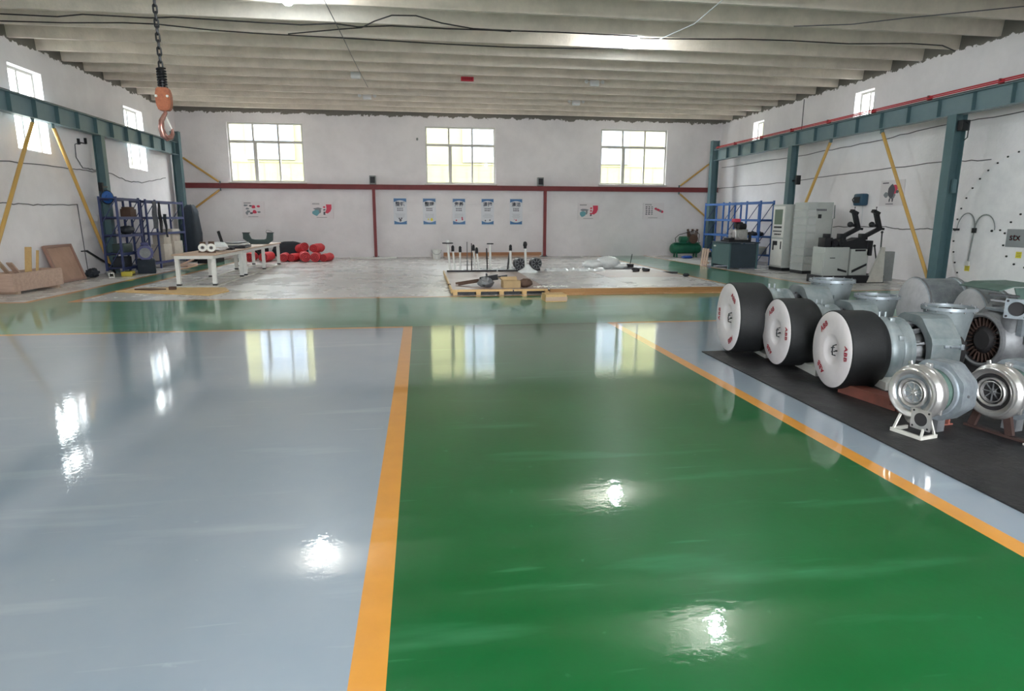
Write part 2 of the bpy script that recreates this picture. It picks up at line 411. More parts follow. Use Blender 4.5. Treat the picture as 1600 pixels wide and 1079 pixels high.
# windows
WN = [0]
def window_back(h):
    WN[0] += 1; x0, x1, z0, z1 = h; yo = YB + .1
    w = thing('window_%d' % WN[0], '', '', ((x0 + x1) / 2, yo, z0)); del w['label']; del w['category']; w['kind'] = 'structure'
    W = x1 - x0; H = z1 - z0; g = G(); t = .07; y0, y1 = -.03, .04
    def F(a0, a1, b0, b1, e=0): g.bx(a0, a1, y0 - e, y1 + e, b0, b1)
    F(-W / 2, -W / 2 + t, 0, H); F(W / 2 - t, W / 2, 0, H); F(-W / 2 + t, W / 2 - t, 0, t); F(-W / 2 + t, W / 2 - t, H - t, H)
    zt = H * .68
    F(-W / 2 + t, W / 2 - t, zt - .05, zt + .05, .003)
    for k in (1, 2): F(-W / 2 + W * k / 3 - .035, -W / 2 + W * k / 3 + .035, zt + .05, H - t)
    F(-W / 2 + W / 3 - .02, -W / 2 + W / 3 + .12, t, zt - .05, .006); F(-W / 2 + W * 2 / 3 - .035, -W / 2 + W * 2 / 3 + .035, t, zt - .05)
    g.build('window_frame', window_frame_m, w, smooth=False)
    g = G(); g.bx(-W / 2 + .05, W / 2 - .05, .0, .006, .05, H - .05); g.build('pane', glass, w, smooth=False)
    g = G(); g.bx(-W / 2 - .06, W / 2 + .06, -.22, -.03, -.05, 0, bev=.008); g.build('window_sill', window_frame_m, w, smooth=False)
def window_side(h, x, sgn):
    WN[0] += 1; y0, y1, z0, z1 = h
    w = bpy.data.objects.new('window_%d' % WN[0], None); COL.objects.link(w); w.location = (x, (y0 + y1) / 2, z0); w['kind'] = 'structure'
    W = y1 - y0; H = z1 - z0; g = G(); t = .06
    def F(a0, a1, b0, b1, e=0): g.bx(-.03 - e, .03 + e, a0, a1, b0, b1)
    F(-W / 2, -W / 2 + t, 0, H); F(W / 2 - t, W / 2, 0, H); F(-W / 2 + t, W / 2 - t, 0, t); F(-W / 2 + t, W / 2 - t, H - t, H); F(-.035, .035, t, H - t, .004)
    g.build('window_frame', window_frame_m, w, smooth=False)
    g = G(); g.bx(-.003, .003, -W / 2 + .04, W / 2 - .04, .04, H - .04); g.build('pane', glass, w, smooth=False)
for h in back_windows: window_back(h)
for h in left_windows: window_side(h, XL - .24, -1)
for h in right_windows: window_side(h, XR + .24, 1)

# yellow building across the yard
b = thing('building', 'pale yellow building seen through the three large end windows', 'building', (1.7, 39.0, -.22))
g = G(); g.bx(-22, 22, 0, 6, 0, 8.6); 
for k in range(-60, 61):
    if k % 2: g.bx(k * .36 - .015, k * .36 + .015, -.02, 0, 0.2, 4.95)
g.bx(-22, 22, -.05, 0, 4.95, 5.05)
g.build('facade', facade_yellow, b, smooth=False)
for cx, wd in ((-8.3, 2.6), (3.85, 2.6), (11.2, 2.9), (-16, 2.6), (17, 2.4)):
    X = cx - 1.7; g = G(); g.bx(X - wd / 2, X + wd / 2, -.14, 0, 5.1, 8.0); f = g.build('window_surround', facade_white, b, smooth=False)
    g = G()
    for a, c in ((-.42, -.06), (.06, .42)):
        for z0, z1 in ((5.45, 6.55), (6.75, 7.7)): g.bx(X + a * wd, X + c * wd, -.16, -.141, z0, z1)
    g.build('pane', facade_glass, f, smooth=False)

# ------------------------------------------------------------------ crane steelwork
def ibeam_y(name, label, x, y0, y1, z0, z1, phase, face, group):
    """runway beam along y with web stiffeners; face = +1 when its open side looks towards +x"""
    t = thing(name, label, 'steel beam', (x, y0, z0), group=None, kind='thing'); L = y1 - y0; H = z1 - z0
    g = G(); g.bx(-.11, .11, 0, L, 0, .018); g.bx(-.11, .11, 0, L, H - .018, H); g.bx(-.008, .008, 0, L, .018, H - .018); g.build('flanged_girder', teal, t, smooth=False)
    k = phase
    while k < y1:
        if k > y0 + .1:
            g = G(); g.bx(.009 if face > 0 else -.106, .106 if face > 0 else -.009, k - y0 - .006, k - y0 + .006, .019, H - .019); g.build('stiffener', teal_dark, t, smooth=False)
        k += 1.0
    g = G(); g.bx(-.025, .025, .05, L - .05, H, H + .045); g.build('crane_rail', rail_steel, t, smooth=False)
    return t
ibeam_y('runway_beam', 'teal crane runway beam crossing in front of the two tall windows', -9.32, 2, 27.12, 4.03, 4.5, 2.8, 1, 'r')
rb = ibeam_y('runway_beam', 'teal crane runway beam topped with red conductor bars', 12.62, 2, 26.82, 4.1, 4.55, 2.68, -1, 'r')
for dz, dx in ((.5, -.14), (.55, -.1)):
    g = G(); g.tube([(dx, 0.2, dz), (dx, 24.6, dz)], .017, 8); g.build('conductor_bar', red_rail, rb)
for k in range(12):
    g = G(); g.bx(-.14, -.02, 1 + k * 2.0 - .02, 1 + k * 2.0 + .02, .456, .575); g.build('bar_bracket', red_steel, rb, smooth=False)


def column(x, y, h, label, w=.24, d=.22, turn=False, parts=()):
    t = thing('steel_column', label, 'steel column', (x, y, 0), kind='thing')
    g = G()
    if not turn:
        g.bx(-w / 2, -w / 2 + .014, -d / 2, d / 2, .02, h); g.bx(w / 2 - .014, w / 2, -d / 2, d / 2, .02, h); g.bx(-w / 2 + .014, w / 2 - .014, -.006, .006, .02, h)
    else:
        g.bx(-d / 2, d / 2, -w / 2, -w / 2 + .014, .02, h); g.bx(-d / 2, d / 2, w / 2 - .014, w / 2, .02, h); g.bx(-.006, .006, -w / 2 + .014, w / 2 - .014, .02, h)
    g.build('column_shaft', teal_dark, t, smooth=False)
    g = G(); g.bx(-.2, .2, -.18, .18, 0, .02)
    for a in (-.15, .15):
        for b in (-.14, .14): g.cyl((a, b, .02), (a, b, .05), .016, n=6)
    g.build('base_plate', teal, t, smooth=False)
    return t
column(-9.32, 21.02, 4.03, 'teal steel column beside the dark rack, blue reel clamped on it')
column(-9.32, 27.25, 4.92, 'teal corner column next to the navy covered stack', w=.3, d=.26)
c_near = column(12.62, 14.15, 4.1, 'nearest teal column, standing by the big round bolted plate', w=.3, d=.26)
column(12.62, 20.95, 4.1, 'teal column rising behind the grey control cabinets', w=.26)
column(12.62, 26.98, 4.95, 'teal corner column next to the green air compressor', w=.3, d=.26)
g = G(); g.bx(-.1, .1, -.28, -.14, 3.72, 3.95); g.tube([(0, -.28, 3.9), (0, -.36, 3.85), (0, -.36, 3.55), (0, -.28, 3.5)], .012); g.build('end_switch', black, c_near, smooth=False)
g = G(); g.bx(-.05, .05, -.19, -.132, 2.3, 2.62); g.build('junction_box', teal_dark, c_near, smooth=False)

def brace(p0, p1, label, r=.045):
    t = thing('diagonal_brace', label, 'steel brace', p0, kind='thing'); d = Vector(p1) - Vector(p0); n = d.normalized()
    g = G(); g.tube([n * .06, d - n * .06], r, 12); g.build('brace_pipe', yellow_steel, t)
    for q in (Vector((0, 0, 0)), d):
        g = G(); g.box(q, (.02, .12, .12)); g.build('gusset', teal_dark, t, smooth=False)
brace((-9.3, 17.72, 3.97), (-9.3, 15.0, .08), 'yellow pipe brace leaning away from the dark rack, beneath the window')
brace((-9.3, 18.6, 3.97), (-9.3, 20.83, .12), 'yellow pipe brace running down to the foot of the column with the reel')
brace((12.62, 18.92, 4.05), (12.62, 20.8, .7), 'yellow pipe brace coming down behind the wrapped cabinet')
brace((12.62, 16.68, 4.05), (12.62, 14.34, .1), 'yellow pipe brace passing in front of the machine poster')
bx_ = 28.1
brace((-9.45, bx_, 4.05), (-8.06, bx_, 3.06), 'short yellow brace above the red rail, beside the navy stack', .04)
brace((-8.06, bx_, 2.8), (-9.45, bx_, 1.8), 'short yellow brace below the red rail, beside the navy stack', .04)
brace((12.95, bx_, 4.1), (11.56, bx_, 3.08), 'short yellow brace above the red rail, over the compressor corner', .04)
brace((11.56, bx_, 2.8), (12.95, bx_, 1.72), 'short yellow brace below the red rail, over the compressor corner', .04)

rr = thing('red_rail', 'long red oxide steel rail under the end windows', 'steel beam', (1.5, 28.09, 2.84), kind='thing')
g = G(); g.bx(-11, 11.9, -.09, .1, 0, .016); g.bx(-11, 11.9, -.09, .1, .184, .2); g.bx(-11, 11.9, -.012, .012, .016, .184); g.build('channel', red_steel, rr, smooth=False)
for x, lab in ((-1.93, 'red oxide post between the boards and the blue posters'), (5.42, 'red oxide post on the window side of the last blue poster')):
    t = thing('red_post', lab, 'steel post', (x, 28.05, 0), kind='thing')
    g = G(); g.bx(-.06, .06, -.06, .06, .02, 2.835); g.build('post_shaft', red_steel, t, smooth=False)
    g = G(); g.bx(-.13, .13, -.12, .12, 0, .02); g.cyl((.1, .08, .02), (.1, .08, .06), .015); g.cyl((-.1, -.08, .02), (-.1, -.08, .06), .015); g.build('base_plate', teal_dark, t, smooth=False)
for x, z, lab in ((-1.95, 3.045, 'grey box standing on the red rail above a red post'), (5.2, 3.045, 'grey box standing on the red rail under the bare wall')):
    t = thing('speaker_box', lab, 'speaker', (x, 28.05, z)); g = G(); g.bx(-.13, .13, -.1, .1, 0, .36, bev=.01); g.build('housing', grey_mid, t)
    g = G(); g.bx(-.1, .1, -.106, -.1, .05, .31); g.build('grille', black_iron, t, smooth=False)

# bridge crane (above the view) carrying the chain hoist
HX, HY = -1.815, 5.1
t = thing('bridge_crane', 'overhead crane girder that carries the chain hoist', 'crane', (1.65, HY, 4.62), kind='thing')
g = G(); g.bx(-10.8, 10.8, -.12, .12, .1, .12); g.bx(-10.8, 10.8, -.01, .01, .12, .5); g.bx(-10.8, 10.8, -.12, .12, .5, .52); g.build('girder', yellow_steel, t, smooth=False)
for s in (-1, 1):
    g = G(); g.bx(s * 10.97 - .1, s * 10.97 + .1, -1, 1, -.02, .2); g.build('end_carriage', yellow_steel, t, smooth=False)
h = thing('chain_hoist', 'black chain hoist hook with orange block hanging under the ceiling', 'hoist', (HX + .02, HY, 2.24)); h.scale = (.86,) * 3
g = G(); g.bx(-.2, .2, -.14, .14, 2.4, 2.79, bev=.03); g.build('hoist_body', orange_block, h)
def link_bm(z, side):
    g = G(); pts = []
    for k in range(20):
        a = 2 * PI * k / 20; u = .0145 * math.cos(a); v = .017 * math.sin(a) + (.017 if math.sin(a) > 0 else -.017)
        pts.append((u * .8 + 0, u * .6, z + v) if side else (-u * .6, u * .8, z + v))
    return g.tube(pts, .0068, 8, closed=True)
z = .59; k = 0
while z < 2.4:
    link_bm(z, k % 2 == 0).build('chain_link', chain_m, h); z += .0535; k += 1
g = G(); pts = [(.032 * math.cos(2 * PI * i / 14), .032 * math.sin(2 * PI * i / 14), .422 + .145 * i / (14 * 7)) for i in range(14 * 7 + 1)]
g.tube(pts, .008, 7); g.cyl((0, 0, .41), (0, 0, .575), .022, n=12); g.build('buffer_spring', chain_m, h)
g = G(); g.prism([(-.045, .416), (.045, .416), (.06, .36), (.056, .28), (.04, .235), (-.04, .235), (-.056, .28), (-.06, .36)], -.036, .036, 'xz')
bmesh.ops.bevel(g.bm, geom=list(g.bm.edges), offset=.008, segments=2, affect='EDGES'); g.build('hook_block', orange_block, h)
for x in (-.044, .044):
    g = G(); g.cyl((x, -.046, .345), (x, .046, .345), .008, n=6); g.cyl((x, -.05, .345), (x, -.04, .345), .011, n=6); g.build('block_bolt', pale_steel, h)
pts = [(0.0, .255), (0.0, .215), (-.018, .19), (-.044, .15), (-.052, .09), (-.038, .036), (-.006, .016), (.03, .026), (.05, .06), (.05, .1)]
g = G(); g.tube([(a * .55, a * .83, c) for a, c in pts], [.015, .016, .018, .021, .024, .026, .026, .022, .016, .008], 14); g.build('hook', hook_m, h)
g = G(); g.tube([(-.004, -.004, .205), (.008, .014, .16), (.025, .038, .095)], .007, 8); g.build('safety_latch', pale_steel, h)

# ------------------------------------------------------------------ ceiling lamps, wires, sign
def ceiling_lamp(x, y, lit, label):
    t = thing('ceiling_lamp', label, 'lamp', (x, y, ZS), group='bulb lamps under the ceiling ribs')
    g = G(); g.bx(-.14, .14, -.02, .02, -.03, 0); g.cyl((0, 0, -.03), (0, 0, -.3), .02, n=12); g.build('mount_rod', lamp_white, t)
    g = G(); g.lathe([(0, 0), (0, .035), (-.05, .05), (-.07, .04), (-.07, 0)], (0, 0, -.29), (0, 0, 1), 20); g.build('socket', lamp_white, t)
    g = G(); g.lathe([(0, 0), (0, .045), (-.04, .085), (-.1, .105), (-.15, .095), (-.185, .06), (-.2, 0)], (0, 0, -.362), (0, 0, 1), 24); g.build('bulb', bulb_on if lit else lamp_white, t)
for x, y, lit, lab in ((-2.45, 13.88, 1, 'lit white bulb at the frame top, over the grey floor bay'), (5.17, 15.97, 1, 'lit white bulb on the ceiling over the green aisle'),
                       (5.3, 10.02, 1, 'lit bulb above the turbocharger row, seen only as the nearest glare on the green floor'), (-2.45, 7.6, 1, 'added unseen bulb lighting the grey bay, behind the chain hoist from the end wall'), (5.3, 4.0, 1, 'added unseen bulb lighting the near end of the rubber mat')):  # last two bulbs are unseen, added for their light
    ceiling_lamp(x, y, lit, lab)
def emergency_light(x, k, heads, label):
    t = thing('emergency_light', label, 'lamp', (x, 27.27 - 1.19 * k - .1, 5.84), group='white fittings on the far ceiling ribs')
    g = G(); g.bx(-.15, .15, -.12, -.0, .02, .2, bev=.03); g.build('housing', lamp_white, t)
    if heads:
        for s_ in (-1, 1):
            g = G(); g.bar((s_ * .15, -.05, .15), (s_ * .24, -.06, .15), .02, .02); g.lathe([(0, 0), (0, .05), (.03, .06), (.07, .045), (.07, 0)], (s_ * .27, -.09, .15), (0, 1, 0), 16); g.build('lamp_head', lamp_white, t)
emergency_light(-1.86, 5, False, 'plain white box fitting on the ceiling close to the diagonal wire')
emergency_light(-1.8, 2, True, 'twin-headed white fitting on the ceiling above the first end window')
emergency_light(5.66, 5, True, 'twin-headed white fitting on the ceiling, under the lit bulb over the aisle')
emergency_light(5.92, 2, True, 'twin-headed white fitting on the ceiling nearest the end wall, toward the second red post')
t = thing('red_sign', 'small red board fixed on a ceiling rib', 'sign', (1.56, 27.27 - 1.19 * 5 - .125, 5.87), rot=(R(-6), 0, 0))
g = G(); g.bx(-.2, .2, -.012, .012, .02, .15); g.build('board', red_ink, t, smooth=False)
g = G()
for k in range(5): g.bx(-.16 + .066 * k, -.11 + .066 * k, -.014, -.0121, .05, .12)
g.build('lettering', mat('dull_red', (150, 30, 44), .5), t, smooth=False)

def wire(pts, label, m=cable_black, r=.014):
    N = []
    for i in range(len(pts) - 1):
        p = Vector(pts[i]); q = Vector(pts[i + 1])
        for k in range(6):
            f = k / 6; v = p.lerp(q, f); N.append(v)
    N.append(Vector(pts[-1]))
    g = G(); g.tube(N, r, 6); o = g.build('ceiling_wire', m, None)
    tag(o, label, 'cable', kind='thing'); return o
W = {}
# (x, y, z) runs just under the rib soffits
ZW = ZC - .045
def wp(l, z=ZW): return [(a, b_, z) for a, b_ in l]
wire(wp([(-9.5, 15.7), (-7.5, 15.75), (-6.89, 15.5), (-5.58, 15.55), (-5.09, 15.42), (-3.43, 15.54), (-2.5, 15.58), (-1.75, 15.38), (-1.27, 15.55), (-.53, 15.36), (.71, 15.4), (3.15, 15.3), (5.1, 15.34)]), 'black wire sagging along the rib nearest the chain')
wire(wp([(-9.5, 16.3), (-7.59, 16.2), (-6.3, 16.0), (-5.65, 16.0), (-4.57, 16.3), (-3.64, 16.42), (-1.72, 16.52), (.77, 16.7), (2.36, 16.75), (3.95, 16.62), (5.1, 16.42)]), 'black wire running behind the first one towards the lit bulb')
wire(wp([(-2.92, 16.36), (-1.7, 15.8), (-1.2, 15.6), (-.88, 15.07), (-.49, 14.6), (.01, 14.55), (.56, 14.99), (1.28, 15.31), (2.14, 15.4)]), 'black wire looping up to the light band between two ribs')
wire(wp([(-1.75, 13.3), (-1.72, 14.83), (-1.69, 16.28), (-1.67, 18.08), (-1.63, 20.3), (-1.58, 22.2)], ZC - .075), 'thin dark wire crossing the ribs from front to back', cable_grey, .009)
wire(wp([(5.83, 12.2), (5.96, 14.13), (5.66, 15.44), (5.5, 15.9), (5.3, 16.0)], ZC - .07), 'white wire leading to the lit bulb over the aisle', cable_white, .011)
wire(wp([(5.2, 15.5), (6.7, 15.35), (7.59, 15.2), (8.84, 15.15), (10.36, 15.2), (11.8, 14.95), (12.7, 15.0), (13.4, 15.4)]), 'black wire hanging from the rib towards the bare upper wall')
wire(wp([(8.23, 14.07), (9.38, 13.75), (10.31, 13.11), (11.05, 12.69), (12.2, 12.0)]), 'thin black wire at the top corner, beyond the lit bulb', cable_grey, .011)
def wall_cable(pts, label, r=.012):
    g = G(); P = []
    rng = random.Random(len(label))
    for i in range(len(pts) - 1):
        for k in range(8):
            v = Vector(pts[i]).lerp(Vector(pts[i + 1]), k / 8); v.z += rng.uniform(-.018, .018); P.append(v)
    P.append(Vector(pts[-1])); g.tube(P, r, 6); tag(g.build('wall_cable', cable_grey), label, 'cable', kind='thing')
XW = XR - .014
wall_cable([(XW, 27.9, 3.9), (XW, 21.84, 3.88), (XW, 18.21, 3.94), (XW, 15.79, 4.06), (XW, 12.2, 4.06)], 'thin cable on the wall just under the beam with red bars')
wall_cable([(XW, 28.1, 3.03), (XW, 22.52, 3.0), (XW, 18.94, 3.1), (XW, 15.41, 3.14), (XW, 13.9, 3.08)], 'dark cable at mid height, above the blue wall box')
wall_cable([(XW, 19.6, 1.43), (XW, 17.25, 1.46), (XW, 16.47, 1.4), (XW, 15.44, 1.44), (XW, 14.55, 1.46)], 'dark cable low on the wall behind the balancing machine')
wall_cable([(XW, 21.9, 5.8), (XW, 21.9, 4.6)], 'thin vertical cable down the wall between the small windows')
XW = XL + .014
wall_cable([(XW, 16.7, 2.96), (XW, 19.75, 3.0), (XW, 21.18, 3.0), (XW, 22.19, 3.02), (XW, 23.28, 2.84), (XW, 24.54, 2.86), (XW, 26.6, 3.14)], 'drooping cable above the dark shelving rack')
wall_cable([(XW, 16.4, 1.99), (XW, 17.98, 1.98), (XW, 19.9, 2.01), (XW, 19.96, 1.12), (XW, 20.02, .1)], 'cable that turns down to the floor behind the leaning panel')
wall_cable([(XW, 20.83, 3.8), (XW, 20.19, 3.69), (XW, 20.17, 3.34), (XW, 20.45, 3.06), (XW, 21.3, 3.06)], 'looped cable hanging from a bracket near the reel')
t = thing('wall_bracket', 'small dark twin bracket on the wall beneath the window reveal', 'bracket', (XL, 20.6, 3.7))
g = G(); g.bx(0, .06, -.25, -.2, 0, .16); g.bx(0, .06, .15, .2, .06, .22); g.bx(0.01, .03, -.25, .2, .05, .08); g.build('bracket_arm', black_iron, t, smooth=False)
t = thing('security_camera', 'small camera on the wall beside the middle end window', 'camera', (-.06, YB, 4.86))
g = G(); g.bx(-.03, .03, -.03, 0, .03, .12); g.cyl((0, -.02, .07), (0, -.1, .05), .018); g.build('mount', white_paint, t)
g = G(); g.cyl((0, -.04, .06), (0, -.2, .02), .045); g.build('camera_body', grey_mid, t)
# reel and bracket on the column
t = thing('cable_reel', 'round blue reel clamped to the teal column', 'reel', (-9.2, 20.72, 2.25))
g = G(); ax = (1, -.6, 0); g.lathe([(0, 0), (0, .17), (.03, .19), (.1, .19), (.13, .16), (.13, .07), (.15, .07), (.15, 0)], (0, 0, 0), ax, 28); g.build('reel_drum', blue_reel, t)
g = G(); g.torus((.08, -.055, 0), ax, .19, .018, 28, 8); g.build('reel_rim', black, t)
g = G(); g.bx(-.1, .02, .02, .2, -.1, .1); g.build('clamp', teal_dark, t)
t = thing('column_camera', 'dark camera bracket just above the blue reel', 'camera', (-9.2, 20.8, 2.52)); 
g = G(); g.bar((0, .1, .03), (.02, -.25, .03), .04, .04); g.bx(-.05, .06, -.3, -.22, -.1, .14); g.build('bracket_body', black_iron, t, smooth=False)
t = thing('column_camera', 'small dark bracket on the column behind the control cabinets', 'camera', (12.62, 20.8, 2.95))
g = G(); g.bar((0, .02, 0), (-.02, -.28, 0), .05, .05); g.bx(-.09, .05, -.36, -.26, -.14, .16); g.build('bracket_body', black_iron, t, smooth=False)

# ------------------------------------------------------------------ boards and posters on the end wall
def picture_board(x0, x1, z0, z1, label, kind, seed):
    t = thing('picture_board', label, 'board', ((x0 + x1) / 2, YB - .03, (z0 + z1) / 2), group='picture boards on the end wall'); W = x1 - x0; H = z1 - z0
    g = G(); g.bx(-W / 2, W / 2, -.012, .03, -H / 2, H / 2); g.build('board_panel', board_white, t, smooth=False)
    rng = random.Random(seed); y0, y1 = -.015, -.0125
    def blob(cx, cz, sx, sz, m_, n=9, name='print'):
        sx *= 1.25; sz *= 1.25
        q = [(cx * W + sx * W * math.cos(2 * PI * k / n) * rng.uniform(.65, 1.1), cz * H + sz * H * math.sin(2 * PI * k / n) * rng.uniform(.65, 1.1)) for k in range(n)]
        G().prism(q, y0 - rng.uniform(0, .001), y1, 'xz').build('print', m_, t, smooth=False)
    if kind == 0:
        for cx, cz in ((.02, .17), (.05, -.12)): blob(cx, cz, .08, .1, ink_red)
        for k in range(9): a = rng.uniform(0, 6.28); blob(.03 + .3 * math.cos(a), .02 + .24 * math.sin(a), .07, .05, rng.choice([ink_grey, ink_red, ink_dark, ink_grey]))
        blob(-.34, .25, .1, .06, ink_grey); blob(-.3, -.2, .06, .1, ink_grey)
    elif kind == 1:
        blob(-.26, -.14, .14, .17, ink_teal); blob(-.2, .1, .16, .07, ink_grey); blob(-.1, -.04, .05, .12, ink_grey)
        G().prism([(.18 * W, .36 * H), (.42 * W, .36 * H), (.42 * W, .12 * H), (.36 * W, -.06 * H), (.24 * W, -.18 * H), (.13 * W, -.14 * H), (.2 * W, .1 * H)], y0 - .001, y1, 'xz').build('print', ink_red, t, smooth=False)
        for cz in (.2, .04, -.12, -.22): blob(.1, cz, .045, .05, rng.choice([ink_red, ink_dark]))
    else:
        for i in range(3):
            for j in range(5): blob(-.34 + i * .13, .25 - j * .11, .05, .035, ink_dark if i < 2 else ink_grey, 6)
        for k in range(6): blob(.1 + .06 * k, .14 - .035 * k, .06, .07, rng.choice([ink_red, ink_grey, ink_red]))
    g = G()
    for k in range(2): g.bx(-.42 * W, -.1 * W, y0, y1, (.4 - .04 * k) * H, (.42 - .04 * k) * H)
    g.bx(-.25 * W, .2 * W, y0, y1, -.42 * H, -.4 * H); g.build('caption_lines', ink_dark, t, smooth=False)
picture_board(-7.29, -6.42, 1.64, 2.33, 'white board with scattered red and grey part drawings, nearest the navy stack', 0, 3)
picture_board(-4.56, -3.63, 1.62, 2.31, 'white board with pale blue and red drawings, above the red bundles', 1, 5)
picture_board(6.93, 7.92, 1.6, 2.33, 'white board with teal and red drawings, past the second red post', 1, 8)
picture_board(9.94, 10.92, 1.64, 2.36, 'white board of small dark part drawings, nearest the compressor', 2, 9)

def poster(x0, x1, title, art, label):
    W = x1 - x0; H = 1.14; t = thing('poster', label, 'poster', ((x0 + x1) / 2, YB - .022, 1.94), group='blue and white standards posters')
    g = G(); g.bx(-W / 2, W / 2, -.002, .012, -H / 2, H / 2); g.build('sheet', poster_white, t, smooth=False)
    w = W / 2 - .02
    for s in (1, -1):
        top = H / 2 - .03; q = [(-w, s * top), (w, s * top)] + [(w - 2 * w * k / 12, s * (top - .15 + .07 * math.sin(PI * k / 12))) for k in range(13)]
        G().prism(q, -.005, -.0025, 'xz').build('blue_band', poster_blue, t, smooth=False)
    g = G(); text_bm(g, title, .2, lambda a, b_, d: (a, -.0035 - abs(d), .3 + b_), .001, 1.05, .004); g.build('title_lettering', poster_ink, t, smooth=False)
    g = G(); rng = random.Random(title)
    for r_ in range(2):
        for k in range(4): g.bx(-.13 + .068 * k, -.078 + .068 * k - rng.uniform(0, .012), -.0045, -.0025, .1 - .075 * r_, .145 - .075 * r_)
    g.build('lettering', ink_dark, t, smooth=False)
    g = G()
    for k in range(5):
        L = rng.uniform(.28, .44); g.bx(-L / 2, L / 2, -.0045, -.0025, .17 - .0 if k == 0 else -.06 - .05 * k, .178 if k == 0 else -.052 - .05 * k)
    g.build('text_lines', ink_grey, t, smooth=False)
    g = G()
    for k, (a, c, r) in enumerate(art): g.prism([(a + r * math.cos(2 * PI * i / 8), c + 1.3 * r * math.sin(2 * PI * i / 8)) for i in range(8)], -.0045, -.0025, 'xz')
    g.build('print', {'a': ink_dark, 'b': yellow_tag, 'c': ink_red}[{'整顿': 'a', '整理': 'b', '素养': 'c', '清扫': 'a', '清洁': 'c'}[title]], t, smooth=False)
poster(-1.14, -.57, '整顿', [(0, -.37, .05), (-.05, -.3, .03), (.05, -.29, .03)], 'blue and white poster nearest the first red post, dark basket drawing')
poster(.1, .67, '整理', [(.09, -.34, .055), (-.05, -.33, .03)], 'blue and white poster with a yellow drawing, hung under the middle window')
poster(1.37, 1.94, '素养', [(.14, -.33, .035), (.13, -.26, .03), (-.12, -.37, .03)], 'blue and white poster with a dark red figure, middle of the five')
poster(2.62, 3.18, '清扫', [(.1, -.36, .03), (-.1, -.38, .03)], 'blue and white poster with shiny glare across its top')
poster(3.87, 4.44, '清洁', [(0, -.36, .03), (-.08, -.32, .015)], 'blue and white poster closest to the second red post')

# ------------------------------------------------------------------ turbochargers on the rubber mat
g = G(); g.prism([(3.56, 7.62), (9.2, 7.7), (9.2, -.4), (3.4, -.4), (3.47, 3.0)], .001, .012, 'xy')
tag(g.build('rubber_mat', rubber, smooth=False), 'large black rubber mat under the row of turbochargers', 'mat', kind='thing')
MZ = .012

def octa_cover(g, x0, x1, Ro, rh, n=40, flat=1.0):
    """sheet-metal hood: octagonal outside, round hole in front, axis along x"""
    ang = [2 * PI * k / n for k in range(n)]
    def oc(a):
        m_ = (a + PI / 8) % (PI / 4) - PI / 8
        return Ro / math.cos(m_)
    ring = lambda x, f: [g.bm.verts.new((x, f(a) * math.cos(a), f(a) * math.sin(a))) for a in ang]
    h1 = ring(x0 + .1, lambda a: rh); h0 = ring(x0, lambda a: rh); o0 = ring(x0, oc); o1 = ring(x1, oc); c1 = ring(x1, lambda a: rh * .5)
    for A, B in ((h1, h0), (h0, o0), (o0, o1), (o1, c1)):
        for k in range(n): g._f([A[k], A[(k + 1) % n], B[(k + 1) % n], B[k]])
    return g

